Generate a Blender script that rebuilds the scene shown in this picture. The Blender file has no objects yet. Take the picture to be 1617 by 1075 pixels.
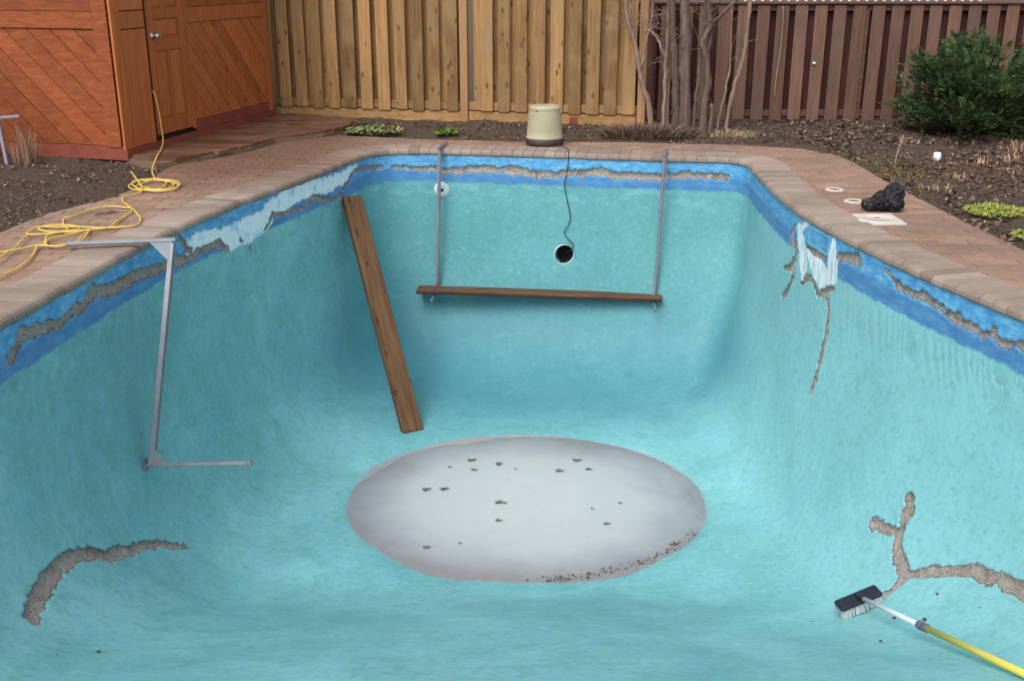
import bpy, bmesh, math, random
import numpy as np
from mathutils import Vector, Matrix
random.seed(7)
R=math.radians
scene=bpy.context.scene
COL=scene.collection
# ------------------------------------------------ camera, world, sun, exposure
cd=bpy.data.cameras.new('camera'); cam=bpy.data.objects.new('camera',cd); COL.objects.link(cam)
cam.location=(0,0,1.7); cam.rotation_euler=(R(90-19.2),0,0)
cd.sensor_width=36; cd.lens=37.62; cd.clip_end=500; cd.clip_start=.05
scene.camera=cam
SUN_EL,SUN_AZ=52,-152     # azimuth measured from +Y clockwise: where the light comes from
world=bpy.data.worlds.new('World'); scene.world=world; world.use_nodes=True
wn=world.node_tree.nodes; wl=world.node_tree.links
sky=wn.new('ShaderNodeTexSky'); sky.sky_type='NISHITA'; sky.sun_disc=False
sky.sun_elevation=R(SUN_EL); sky.sun_rotation=R(SUN_AZ); sky.air_density=1; sky.dust_density=4; sky.ozone_density=1
hs=wn.new('ShaderNodeHueSaturation'); hs.inputs['Saturation'].default_value=.30
wl.new(sky.outputs[0],hs.inputs['Color']); wl.new(hs.outputs[0],wn['Background'].inputs[0])
wn['Background'].inputs[1].default_value=.145
sd=bpy.data.lights.new('sun','SUN'); sd.energy=1.15; sd.angle=R(35); sd.color=(1,.96,.9)
sun=bpy.data.objects.new('sun',sd); COL.objects.link(sun)
_d=Vector((math.sin(R(SUN_AZ))*math.cos(R(SUN_EL)),math.cos(R(SUN_AZ))*math.cos(R(SUN_EL)),math.sin(R(SUN_EL))))
sun.rotation_euler=_d.to_track_quat('Z','Y').to_euler(); sun.location=(-6,-6,9)
scene.view_settings.view_transform='Standard'; scene.view_settings.look='None'
scene.view_settings.exposure=0.42; scene.view_settings.gamma=1; scene.view_settings.use_curve_mapping=False

# ------------------------------------------------ helpers
def srgb(r,g,b):
    f=lambda c:(c/255/12.92 if c/255<=.04045 else ((c/255+.055)/1.055)**2.4)
    return (f(r),f(g),f(b),1)
def tag(o,label=None,cat=None,group=None,kind=None):
    if label:o['label']=label
    if cat:o['category']=cat
    if group:o['group']=group
    if kind:o['kind']=kind
    return o
def empty(name,loc,label=None,cat=None,group=None,rz=0):
    o=bpy.data.objects.new(name,None); COL.objects.link(o); o.location=loc; o.rotation_euler.z=rz
    o.empty_display_size=.1
    return tag(o,label,cat,group)
def link(name,me,parent=None,mat=None):
    o=bpy.data.objects.new(name,me); COL.objects.link(o)
    if mat is not None and not me.materials: me.materials.append(mat)
    if parent is not None: o.parent=parent
    return o
def worldpos(o):
    p=Vector((0,0,0)); 
    while o is not None: p=p+Vector(o.location); o=o.parent      # parents here are never rotated or scaled
    return p
class MB:
    """collects shapes given in world coordinates; build() makes ONE mesh object"""
    def __init__(s): s.v=[];s.f=[];s.t=[];s.tt=0.;s.sm=[]
    def add(s,vs,fs,smooth=False):
        n=len(s.v); s.v+= [tuple(v) for v in vs]; s.f+=[tuple(i+n for i in f) for f in fs]
        s.t+=[s.tt]*len(vs); s.sm+=[smooth]*len(fs); return s
    def box(s,c,d,m=None,b=0):
        hx,hy,hz=d[0]/2,d[1]/2,d[2]/2
        vs=[];fs=[]
        if b<=0:
            vs=[(x*hx,y*hy,z*hz) for z in(-1,1) for y in(-1,1) for x in(-1,1)]
            fs=[(0,2,3,1),(4,5,7,6),(0,1,5,4),(2,6,7,3),(0,4,6,2),(1,3,7,5)]
        else:
            bm=bmesh.new(); bmesh.ops.create_cube(bm,size=1)
            for v in bm.verts: v.co=Vector((v.co.x*d[0],v.co.y*d[1],v.co.z*d[2]))
            bmesh.ops.bevel(bm,geom=bm.edges[:]+bm.verts[:],offset=b,segments=1,affect='EDGES')
            bm.verts.index_update(); vs=[v.co[:] for v in bm.verts]; fs=[[v.index for v in f.verts] for f in bm.faces]; bm.free()
        M=(m or Matrix.Identity(3)); c=Vector(c)
        return s.add([c+M@Vector(v) for v in vs],fs)
    def bar(s,a,b,w,h,up=(0,0,1),bev=0):
        a=Vector(a);b=Vector(b);z=(b-a);L=z.length;z.normalize();x=Vector(up).cross(z)
        if x.length<1e-4:x=Vector((1,0,0))
        x.normalize();y=z.cross(x);M=Matrix((x,y,z)).transposed()
        return s.box((a+b)/2,(w,h,L),M,bev)
    def tube(s,pts,rad,n=8,caps=True,smooth=True):
        pts=[Vector(p) for p in pts]
        if not hasattr(rad,'__len__'): rad=[rad]*len(pts)
        t0=(pts[1]-pts[0]).normalized(); x=t0.orthogonal().normalized(); rings=[];vs=[]
        for i,p in enumerate(pts):
            t=(pts[min(i+1,len(pts)-1)]-pts[max(i-1,0)]).normalized()
            x=(x-t*x.dot(t)); x=x.normalized() if x.length>1e-5 else t.orthogonal().normalized()
            y=t.cross(x)
            for k in range(n):
                a=2*math.pi*k/n; vs.append(p+(x*math.cos(a)+y*math.sin(a))*rad[i])
        fs=[]
        for i in range(len(pts)-1):
            for k in range(n): fs.append((i*n+k,i*n+(k+1)%n,(i+1)*n+(k+1)%n,(i+1)*n+k))
        if caps: fs.append(tuple(range(n-1,-1,-1))); fs.append(tuple(range((len(pts)-1)*n,len(pts)*n)))
        return s.add(vs,fs,smooth)
    def lathe(s,c,prof,n=24,axis=(0,0,1),smooth=True,sx=1,sy=1):
        q=Vector((0,0,1)).rotation_difference(Vector(axis).normalized()).to_matrix(); c=Vector(c); vs=[];fs=[]
        for r,z in prof:
            for k in range(n):
                a=2*math.pi*k/n; vs.append(c+q@Vector((r*math.cos(a)*sx,r*math.sin(a)*sy,z)))
        for i in range(len(prof)-1):
            for k in range(n): fs.append((i*n+k,i*n+(k+1)%n,(i+1)*n+(k+1)%n,(i+1)*n+k))
        return s.add(vs,fs,smooth)
    def prism(s,poly,z0,z1):
        n=len(poly); A=sum(poly[i][0]*poly[(i+1)%n][1]-poly[(i+1)%n][0]*poly[i][1] for i in range(n))
        if A<0: poly=poly[::-1]
        vs=[(x,y,z0) for x,y in poly]+[(x,y,z1) for x,y in poly]
        fs=[tuple(range(n-1,-1,-1)),tuple(range(n,2*n))]+[(i,(i+1)%n,n+(i+1)%n,n+i) for i in range(n)]
        return s.add(vs,fs)
    def prismM(s,poly,O,U,V,N,t0,t1):      # polygon in plane (O,U,V) extruded along N
        n=len(poly); O,U,V,N=map(Vector,(O,U,V,N))
        vs=[O+U*a+V*b+N*t0 for a,b in poly]+[O+U*a+V*b+N*t1 for a,b in poly]
        fs=[tuple(range(n-1,-1,-1)),tuple(range(n,2*n))]+[(i,(i+1)%n,n+(i+1)%n,n+i) for i in range(n)]
        return s.add(vs,fs)
    def build(s,name,mat,parent=None,origin=None,recalc=True):
        me=bpy.data.meshes.new(name)
        pw=worldpos(parent) if parent is not None else Vector((0,0,0))
        if origin is None:
            a=np.array(s.v); origin=Vector(((a[:,0].min()+a[:,0].max())/2,(a[:,1].min()+a[:,1].max())/2,a[:,2].min()))
        origin=Vector(origin)
        me.from_pydata([(v[0]-origin.x,v[1]-origin.y,v[2]-origin.z) for v in s.v],[],s.f)
        if any(s.sm): me.polygons.foreach_set('use_smooth',s.sm)
        at=me.attributes.new('tint','FLOAT','POINT'); at.data.foreach_set('value',s.t)
        if recalc:
            bm=bmesh.new(); bm.from_mesh(me); bmesh.ops.recalc_face_normals(bm,faces=bm.faces[:]); bm.to_mesh(me); bm.free()
        me.materials.append(mat); me.update()
        o=link(name,me,parent); o.location=origin-pw
        return o
def npmesh(name,V,F,mat,parent=None,attrs=None,smooth=True):
    """big mesh from numpy arrays, F is (n,4) quads or (n,3) tris"""
    me=bpy.data.meshes.new(name); k=F.shape[1]
    me.vertices.add(len(V)); me.vertices.foreach_set('co',V.astype(np.float32).ravel())
    me.loops.add(F.size); me.loops.foreach_set('vertex_index',F.astype(np.int32).ravel())
    me.polygons.add(len(F)); me.polygons.foreach_set('loop_start',np.arange(0,F.size,k,dtype=np.int32))
    me.polygons.foreach_set('loop_total',np.full(len(F),k,dtype=np.int32))
    me.update(calc_edges=True)
    if smooth: me.polygons.foreach_set('use_smooth',np.ones(len(F),bool))
    for n,a in (attrs or {}).items():
        at=me.attributes.new(n,'FLOAT','POINT'); at.data.foreach_set('value',a.astype(np.float32))
    me.materials.append(mat); return link(name,me,parent)
# numpy value noise
def _h(i,j,k,s):
    n=(i*73856093)^(j*19349663)^(k*83492791)^(s*2654435)
    n=(n^(n>>13))*1274126177; n=n&0x7fffffff; n=(n^(n>>15)); return (n&0xffff)/65535.
def noise3(P,sc,seed=0):
    p=P*sc; i=np.floor(p).astype(np.int64); f=p-i; f=f*f*(3-2*f); out=0
    for a in(0,1):
        for b in(0,1):
            for c in(0,1):
                w=(f[...,0] if a else 1-f[...,0])*(f[...,1] if b else 1-f[...,1])*(f[...,2] if c else 1-f[...,2])
                out=out+w*_h(i[...,0]+a,i[...,1]+b,i[...,2]+c,seed)
    return out*2-1
def fbm(P,sc,oct=3,seed=0):
    o=0;a=1;t=0
    for k in range(oct): o=o+a*noise3(P,sc*2**k,seed+k*17);t+=a;a*=.55
    return o/t
def segdist(P,poly,w=None,closed=False):
    """distance of (n,dim) points to a polyline; with widths, returns max(width-dist)"""
    n=len(poly); best=np.full(len(P),-9. if w is not None else 99.)
    for i in range(n if closed else n-1):
        a=np.array(poly[i],float);b=np.array(poly[(i+1)%n],float);ab=b-a
        t=np.clip(((P-a)@ab)/max(ab@ab,1e-12),0,1); d=np.linalg.norm(P-(a+t[:,None]*ab),axis=1)
        if w is None: best=np.minimum(best,d)
        else: best=np.maximum(best,(w[i]*(1-t)+w[(i+1)%n]*t)-d)
    return best
def inside(P,poly):
    x,y=P[:,0],P[:,1]; r=np.zeros(len(P),bool); n=len(poly)
    for i in range(n):
        x1,y1=poly[i][:2];x2,y2=poly[(i+1)%n][:2]
        c=((y1>y)!=(y2>y)); 
        with np.errstate(divide='ignore',invalid='ignore'): xi=(x2-x1)*(y-y1)/(y2-y1 if y2!=y1 else 1e-9)+x1
        r^=c&(x<xi)
    return r
def clip(poly,p,n):            # keep the side where (q-p).n>=0
    out=[]
    for i in range(len(poly)):
        a=poly[i];b=poly[(i+1)%len(poly)]
        da=(a[0]-p[0])*n[0]+(a[1]-p[1])*n[1];db=(b[0]-p[0])*n[0]+(b[1]-p[1])*n[1]
        if da>=0: out.append(a)
        if (da>=0)!=(db>=0):
            t=da/(da-db); out.append((a[0]+(b[0]-a[0])*t,a[1]+(b[1]-a[1])*t))
    return out
def cr(pts,k=6):               # catmull-rom through points
    P=[Vector(p) for p in pts]; out=[]
    for i in range(len(P)-1):
        a=P[max(i-1,0)];b=P[i];c=P[i+1];d=P[min(i+2,len(P)-1)]
        for j in range(k):
            t=j/k; out.append(.5*((2*b)+(c-a)*t+(2*a-5*b+4*c-d)*t*t+(3*b-a-3*c+d)*t**3))
    out.append(P[-1]); return out

# ------------------------------------------------ materials
class NT:
    def __init__(s,name):
        s.m=bpy.data.materials.new(name); s.m.use_nodes=True; s.n=s.m.node_tree.nodes; s.l=s.m.node_tree.links
        s.b=s.n['Principled BSDF']; s.tc=None
    def N(s,t,**kw):
        x=s.n.new(t)
        for k,v in kw.items():
            if k.startswith('i_'):
                key=k[2:].replace('_',' '); key=int(key) if key.isdigit() else key
                x.inputs[key].default_value=v
            else: setattr(x,k,v)
        return x
    def L(s,a,b): s.l.new(a,b)
    def co(s,scale=(1,1,1),rot=(0,0,0),rnd=False):
        if not s.tc: s.tc=s.N('ShaderNodeTexCoord')
        mp=s.N('ShaderNodeMapping'); mp.inputs['Scale'].default_value=scale; mp.inputs['Rotation'].default_value=rot
        src=s.tc.outputs['Object']
        if rnd:
            oi=s.N('ShaderNodeObjectInfo'); va=s.N('ShaderNodeVectorMath',operation='MULTIPLY_ADD')
            cx=s.N('ShaderNodeCombineXYZ'); s.L(oi.outputs['Random'],cx.inputs[0]);s.L(oi.outputs['Random'],cx.inputs[1]);s.L(oi.outputs['Random'],cx.inputs[2])
            va.inputs[1].default_value=(37,53,71); s.L(cx.outputs[0],va.inputs[0]); s.L(src,va.inputs[2]); src=va.outputs[0]
        s.L(src,mp.inputs[0]); return mp.outputs[0]
    def noise(s,v,scale,detail=4,rough=.6,dist=0):
        x=s.N('ShaderNodeTexNoise',i_Scale=scale,i_Detail=detail,i_Roughness=rough,i_Distortion=dist); s.L(v,x.inputs['Vector']); return x.outputs['Fac']
    def ramp(s,f,stops,interp='LINEAR'):
        x=s.N('ShaderNodeValToRGB'); x.color_ramp.interpolation=interp; e=x.color_ramp.elements
        while len(e)<len(stops): e.new(.5)
        for el,(p,c) in zip(e,stops):
            el.position=p; el.color=c if hasattr(c,'__len__') else (c,c,c,1)
        s.L(f,x.inputs[0]); return x.outputs[0]
    def mix(s,f,a,b,mode='MIX'):
        x=s.N('ShaderNodeMix',data_type='RGBA',blend_type=mode)
        for i,v in ((0,f),(6,a),(7,b)):
            if hasattr(v,'is_output') or isinstance(v,bpy.types.NodeSocket): s.L(v,x.inputs[i])
            elif i==0: x.inputs[0].default_value=v
            else: x.inputs[i].default_value=v
        return x.outputs[2]
    def math(s,op,a,b=None,c=None,clamp=False):
        x=s.N('ShaderNodeMath',operation=op,use_clamp=clamp)
        for i,v in enumerate((a,b,c)):
            if v is None: continue
            if isinstance(v,bpy.types.NodeSocket): s.L(v,x.inputs[i])
            else: x.inputs[i].default_value=v
        return x.outputs[0]
    def sstep(s,v,a,b):
        x=s.N('ShaderNodeMapRange',interpolation_type='SMOOTHSTEP'); x.inputs[1].default_value=a; x.inputs[2].default_value=b
        s.L(v,x.inputs[0]); return x.outputs[0]
    def attr(s,n): return s.N('ShaderNodeAttribute',attribute_name=n).outputs['Fac']
    def bump(s,h,d=.01,st=1):
        x=s.N('ShaderNodeBump'); x.inputs['Distance'].default_value=d; x.inputs['Strength'].default_value=st; s.L(h,x.inputs['Height']); s.L(x.outputs[0],s.b.inputs['Normal'])
    def col(s,c):
        if isinstance(c,bpy.types.NodeSocket): s.L(c,s.b.inputs['Base Color'])
        else: s.b.inputs['Base Color'].default_value=c
        return s
    def rough(s,r,spec=.4,metal=0):
        if isinstance(r,bpy.types.NodeSocket): s.L(r,s.b.inputs['Roughness'])
        else: s.b.inputs['Roughness'].default_value=r
        s.b.inputs['Specular IOR Level'].default_value=spec; s.b.inputs['Metallic'].default_value=metal; return s
def m_plain(name,c,rough=.5,metal=0,var=.15,scale=6,bump=.0):
    t=NT(name); v=t.co(rnd=True); n=t.noise(v,scale,5)
    lo=tuple(x*(1-var) for x in c[:3])+(1,);hi=tuple(min(1,x*(1+var)) for x in c[:3])+(1,)
    t.col(t.ramp(n,[(.3,lo),(.7,hi)])).rough(rough,.4,metal)
    if bump: t.bump(t.noise(v,scale*6,4),bump)
    return t.m
def m_wood(name,base,dark,axis='Z',rough=.65,knots=True,var=.35,gscale=1.,grey=None,knotc=None):
    """grain along the given object axis"""
    t=NT(name); sc={'X':(.6,9,9),'Y':(9,.6,9),'Z':(9,9,.6)}[axis]; sc=tuple(x*gscale for x in sc)
    v=t.co(sc,rnd=True); big=t.noise(t.co((1.2,1.2,1.2),rnd=True),1.6,3)
    g=t.noise(v,3.2,7,.65,.6); fine=t.noise(t.co(tuple(x*5 for x in sc),rnd=True),3,4,.7)
    oi=t.N('ShaderNodeObjectInfo').outputs['Random']
    tintv=t.math('ADD',oi,t.attr('tint')); tintv=t.math('FRACT',tintv)
    c=t.mix(t.sstep(g,.32,.72),dark,base)
    c=t.mix(t.math('MULTIPLY',fine,.35),c,dark)
    k=t.math('MULTIPLY_ADD',tintv,var*1.6,1-var*.8)
    mul=t.N('ShaderNodeVectorMath',operation='SCALE'); t.L(c,mul.inputs[0]); t.L(k,mul.inputs['Scale']); c=mul.outputs[0]
    if grey is not None: c=t.mix(t.sstep(big,.42,.75),c,grey)
    if knots:
        ks={'X':(2.4,10,10),'Y':(10,2.4,10),'Z':(10,10,4.2)}[axis]
        vo=t.N('ShaderNodeTexVoronoi',i_Scale=1.0); vo.inputs['Randomness'].default_value=1.; t.L(t.co(ks,rnd=True),vo.inputs['Vector'])
        kd=t.math('ADD',vo.outputs['Distance'],t.math('MULTIPLY_ADD',fine,.12,-.06))
        msk=t.sstep(kd,.20,.09); c=t.mix(t.math('MULTIPLY',msk,.75),c,knotc or tuple(x*.4 for x in dark[:3])+(1,))
    t.col(c).rough(rough,.3); t.bump(t.math('MULTIPLY_ADD',g,.6,fine),.004)
    return t.m
# ------------------------------------------------ materials of the setting
def m_pool():
    t=NT('painted_pool_plaster'); v=t.co(); 
    sep=t.N('ShaderNodeSeparateXYZ'); t.L(v,sep.inputs[0]); z=sep.outputs['Z']
    big=t.noise(v,.9,5,.6,.4); med=t.noise(v,4.2,7,.72,.5); fine=t.noise(v,38,4,.7)
    streak=t.noise(t.co((7,7,.8)),1.6,6,.7,.3); brush=t.noise(t.co((1.1,7,7)),2.2,5,.7,.5)
    teal=t.ramp(big,[(.30,srgb(98,158,164)),(.5,srgb(113,175,181)),(.70,srgb(132,193,199))])
    teal=t.mix(t.math('MULTIPLY',t.sstep(streak,.50,.75),.22),teal,srgb(146,206,212))
    teal=t.mix(t.math('MULTIPLY',t.sstep(streak,.48,.25),.22),teal,srgb(86,152,166))
    teal=t.mix(t.math('MULTIPLY',t.sstep(med,.48,.64),.45),teal,srgb(92,158,154))
    teal=t.mix(t.math('MULTIPLY',t.sstep(med,.48,.34),.50),teal,srgb(112,178,202))
    teal=t.mix(t.math('MULTIPLY',t.sstep(t.math('ADD',sep.outputs['X'],t.math('MULTIPLY_ADD',big,2.,-1.)),.4,2.6),.55),teal,srgb(146,206,210))   # paler teal towards the right wall: its brighter light put into the paint
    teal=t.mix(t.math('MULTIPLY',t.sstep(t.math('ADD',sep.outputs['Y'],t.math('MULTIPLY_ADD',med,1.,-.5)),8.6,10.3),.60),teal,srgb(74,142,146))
    gr=t.noise(v,22,6,.8,.6); teal=t.mix(t.math('MULTIPLY',t.sstep(gr,.5,.62),.34),teal,srgb(84,144,146)); teal=t.mix(t.math('MULTIPLY',t.sstep(gr,.48,.36),.25),teal,srgb(150,206,210))
    flr=t.sstep(z,-1.0,-1.35)
    teal=t.mix(t.math('MULTIPLY',flr,t.math('MULTIPLY',t.sstep(brush,.5,.72),.25)),teal,srgb(92,156,168))
    teal=t.mix(t.math('MULTIPLY',flr,t.math('MULTIPLY',t.sstep(brush,.46,.28),.22)),teal,srgb(136,202,206))
    # shade below the hanging board, painted as darker teal in the deep end
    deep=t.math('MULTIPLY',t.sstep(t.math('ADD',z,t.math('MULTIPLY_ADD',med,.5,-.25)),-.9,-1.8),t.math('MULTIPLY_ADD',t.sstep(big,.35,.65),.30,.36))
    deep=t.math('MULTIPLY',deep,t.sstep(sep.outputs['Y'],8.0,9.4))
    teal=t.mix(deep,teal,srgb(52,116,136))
    # chalky scale left below the water line
    scum=t.math('MULTIPLY',t.sstep(z,-.62,-.36),t.sstep(t.noise(t.co((2.5,2.5,5)),2,5,.75),.45,.66))
    teal=t.mix(t.math('MULTIPLY',scum,.38),teal,srgb(140,206,204))
    nz=t.noise(t.co((3,3,1)),3,5,.7)
    zz=t.math('ADD',z,t.math('MULTIPLY_ADD',nz,.07,-.035))
    band=t.sstep(zz,-.330,-.304)
    upper=t.math('MULTIPLY',t.sstep(zz,-.22,-.17),.8)
    blo=t.ramp(t.noise(t.co((2,2,6)),3,6,.7),[(.3,srgb(66,118,172)),(.52,srgb(80,136,186)),(.72,srgb(104,156,194))])
    bhi=t.ramp(t.noise(t.co((4,4,9)),3,6,.7),[(.3,srgb(62,136,194)),(.46,srgb(82,158,210)),(.60,srgb(118,186,220)),(.74,srgb(176,212,226))])
    blue=t.mix(upper,blo,bhi)
    blue=t.mix(t.math('MULTIPLY',t.sstep(t.noise(v,9,5,.7),.56,.72),.55),blue,srgb(104,134,176))
    c=t.mix(band,teal,blue)
    c=t.mix(t.math('MULTIPLY',t.sstep(fine,.55,.75),.22),c,srgb(60,120,135))
    spk=t.N('ShaderNodeTexVoronoi',i_Scale=16.); t.L(v,spk.inputs['Vector'])
    c=t.mix(t.math('MULTIPLY',t.sstep(spk.outputs['Distance'],.07,.03),.55),c,srgb(70,84,88))
    # peeled paint, bare white plaster with scrape marks
    edge=t.math('MULTIPLY_ADD',t.noise(v,22,8,.9,.3),.11,-.055)
    pe=t.sstep(t.math('ADD',t.attr('peel'),edge),-.004,.006)
    scr=t.noise(t.co((50,50,3)),1.2,4,.7,.4)
    white=t.ramp(scr,[(.3,srgb(196,222,232)),(.5,srgb(218,238,244)),(.7,srgb(236,246,248))])
    scrape=t.math('MULTIPLY',t.sstep(sep.outputs['X'],1.5,1.9),t.sstep(scr,.52,.44))
    white=t.mix(t.math('MULTIPLY',scrape,.6),white,srgb(158,164,162))
    white=t.mix(t.math('MULTIPLY',t.sstep(t.noise(v,6,5,.7),.54,.68),.6),white,srgb(120,190,224))
    c=t.mix(pe,c,white)
    # chipped-out render
    ch=t.math('ADD',t.attr('chip'),t.math('MULTIPLY_ADD',t.noise(v,38,8,.92,.4),.060,-.030))
    cm=t.sstep(ch,-.002,.002)
    agg=t.noise(v,60,5,.8); vo=t.N('ShaderNodeTexVoronoi',i_Scale=70.); t.L(v,vo.inputs['Vector'])
    conc=t.ramp(agg,[(.25,srgb(104,96,90)),(.42,srgb(156,146,138)),(.58,srgb(182,172,164)),(.8,srgb(204,196,188))])
    conc=t.mix(t.math('MULTIPLY',t.sstep(vo.outputs['Distance'],.30,.12),.55),conc,srgb(92,84,80))
    rimc=t.math('MULTIPLY',t.sstep(ch,-.008,-.002),t.math('SUBTRACT',1.,cm))
    c=t.mix(t.math('MULTIPLY',rimc,.30),c,srgb(196,206,204))
    conc=t.mix(t.math('MULTIPLY',t.sstep(t.noise(v,7,4,.7),.5,.68),.55),conc,srgb(112,94,80)); conc=t.mix(t.math('MULTIPLY',t.sstep(t.noise(v,11,4,.7),.52,.64),.6),conc,srgb(186,180,180)); dk=t.math('MULTIPLY',t.sstep(ch,.006,.0),cm); conc=t.mix(t.math('MULTIPLY',dk,.45),conc,srgb(84,80,80)); c=t.mix(cm,c,conc)
    # silt ring round the puddle
    wet=t.sstep(t.math('ADD',t.attr('prad'),t.math('MULTIPLY_ADD',med,.06,-.03)),1.03,1.0)
    c=t.mix(wet,c,srgb(150,148,150))
    t.col(c).rough(t.math('MULTIPLY_ADD',med,.25,.45),.35)
    h=t.math('ADD',t.math('MULTIPLY',t.noise(v,14,5,.6),.35),t.math('MULTIPLY',fine,.12))
    h=t.math('ADD',h,t.math('MULTIPLY',cm,t.math('MULTIPLY_ADD',agg,2.2,t.math('MULTIPLY',vo.outputs['Distance'],1.2))))
    h=t.math('SUBTRACT',h,t.math('MULTIPLY',pe,.25))
    t.bump(h,.006); return t.m
def m_paver(name,cols,rnd=.5):
    t=NT(name); v=t.co(rnd=False); tint=t.attr('tint')
    base=t.ramp(tint,[(i/(len(cols)-1),c) for i,c in enumerate(cols)])
    geo=t.N('ShaderNodeNewGeometry').outputs['Position']
    mp=t.N('ShaderNodeMapping'); t.L(geo,mp.inputs[0]); w=mp.outputs[0]
    st=t.noise(w,1.1,5,.65,.4); fi=t.noise(w,60,5,.8); md=t.noise(w,5,6,.75)
    c=t.mix(t.math('MULTIPLY',t.sstep(st,.42,.66),.45),base,srgb(108,92,82))
    c=t.mix(t.math('MULTIPLY',t.sstep(md,.5,.7),.35),c,srgb(150,134,122))
    c=t.mix(t.math('MULTIPLY',t.sstep(fi,.52,.68),.40),c,srgb(84,70,64))
    # stone that has stayed wet beside the shed
    sp=t.N('ShaderNodeSeparateXYZ'); t.L(w,sp.inputs[0]); wob=t.math('MULTIPLY_ADD',st,1.6,-.8)
    wt=t.math('MULTIPLY',t.sstep(t.math('ADD',sp.outputs['Y'],wob),8.0,9.6),t.sstep(t.math('ADD',sp.outputs['X'],wob),-.9,-2.0))
    c=t.mix(t.math('MULTIPLY',wt,.62),c,srgb(96,68,54))
    t.col(c).rough(t.math('MULTIPLY_ADD',wt,-.42,.85),.3); t.bump(t.math('ADD',fi,t.math('MULTIPLY',md,.6)),.003); return t.m
def m_soil():
    t=NT('mulch_soil'); v=t.co(); n=t.noise(v,2.2,6,.7); f=t.noise(v,40,6,.8); f2=t.noise(t.co((30,90,60)),1,5,.8,1.2)
    c=t.ramp(f,[(.3,srgb(60,50,44)),(.5,srgb(98,84,74)),(.68,srgb(126,110,98)),(.82,srgb(160,146,134))])
    c=t.mix(t.math('MULTIPLY',t.sstep(f2,.52,.66),.5),c,srgb(112,92,78))
    c=t.mix(t.math('MULTIPLY',t.sstep(n,.5,.7),.5),c,srgb(94,80,70))
    t.col(c).rough(.95,.15); t.bump(t.math('ADD',f,f2),.02); return t.m
def m_tint(name,cols,rough=.8,spec=.2,trans=0):
    t=NT(name); tint=t.attr('tint'); base=t.ramp(tint,[(i/(len(cols)-1),c) for i,c in enumerate(cols)])
    f=t.noise(t.co(),30,3); c=t.mix(.25,base,t.ramp(f,[(.3,.02),(.7,.3)]),'MULTIPLY') if False else base
    t.col(c).rough(rough,spec); return t.m
M={}
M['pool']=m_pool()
M['coping']=m_paver('coping_stone_concrete',[srgb(134,118,108),srgb(158,142,130),srgb(146,130,120),srgb(168,152,140),srgb(148,130,118)])
M['paver']=m_paver('red_brown_pavers',[srgb(142,114,98),srgb(152,124,106),srgb(134,108,94),srgb(158,132,114),srgb(150,116,96),srgb(138,118,104)])
M['mortar']=m_plain('mortar_bed',srgb(120,98,82),.95,bump=.003)
M['soil']=m_soil(); M['joint']=m_plain('pale_mortar_joints',srgb(176,166,156),.95,var=.2,bump=.002)
M['litter']=m_tint('dry_leaf_litter',[srgb(70,56,46),srgb(96,78,64),srgb(120,100,84),srgb(80,64,54),srgb(150,132,116),srgb(108,84,68),srgb(76,66,60)])
M['deckboard']=m_wood('wet_red_deck_boards',srgb(126,88,64),srgb(86,58,44),'X',.5,knots=False,grey=srgb(122,98,82))

# ------------------------------------------------ pool surface
# ---------- pool surface ----------
RIM=[(-2.62,5.2),(-2.52,6.0),(-2.45,6.6),(-2.33,7.32),(-2.08,8.28),(-1.90,8.81),(-1.69,9.47),(-1.50,10.12),(-1.40,10.42),(-1.2,10.60),(-0.9,10.62),(-0.46,10.57),(0.24,10.43),(0.9,10.30),(1.5,10.19),(1.95,10.13),(2.13,10.05),(2.20,9.85),(2.165,9.4),(2.14,8.7),(2.14,8.03),(2.18,7.5),(2.29,6.79),(2.42,6.19),(2.55,5.72),(2.67,5.31),(2.82,4.6),(2.9,3.6),(2.92,2.5),(2.85,1.6),(2.6,1.0),(2.0,0.75),(1.0,0.7),(0,0.7),(-1.0,0.7),(-2.0,0.75),(-2.55,1.0),(-2.78,1.6),(-2.85,2.5),(-2.83,3.6),(-2.74,4.4)]
def closed_spline(P,step):
    P=np.array(P,float);n=len(P);out=[]
    for i in range(n):
        a,b,c,d=P[i-1],P[i],P[(i+1)%n],P[(i+2)%n]
        k=max(2,int(np.linalg.norm(c-b)/step*2))
        for t in np.arange(k)/k:
            out.append(.5*((2*b)+(c-a)*t+(2*a-5*b+4*c-d)*t*t+(3*b-a-3*c+d)*t**3))
    out=np.array(out)
    L=np.r_[0,np.cumsum(np.linalg.norm(np.roll(out,-1,0)-out,axis=1))]
    return out,L
RP,RL=closed_spline(RIM,.02)
CX,CY=0.11,7.43; RA,RB=1.36,1.18; DP=2.2
# polar rim
rim_ang=np.unwrap(np.arctan2(RP[:,1]-CY,RP[:,0]-CX)); rim_rad=np.hypot(RP[:,0]-CX,RP[:,1]-CY)
def rimR(th):
    a=np.mod(rim_ang,2*np.pi);o=np.argsort(a)
    return np.interp(np.mod(th,2*np.pi),a[o],rim_rad[o],period=2*np.pi)
def smax(a,b,k):
    h=np.clip(.5+.5*(a-b)/k,0,1);return b+(a-b)*h+k*h*(1-h)
def floorD(y):
    t=(y-3.45)/(6.3-3.45)
    s=1.04+(2.28-1.04)*t
    lo=1.0+0.012*(y-3.4)
    s=smax(s,lo,.12)
    return np.minimum(s,3.0) 
DR=None
def rimdist(x,y):
    # distance to rim polyline (coarse)
    P=RP[::2];out=np.full(x.shape,9.)
    for i in range(0,len(P)):
        out=np.minimum(out,np.hypot(x-P[i,0],y-P[i,1]))
    return out
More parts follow.
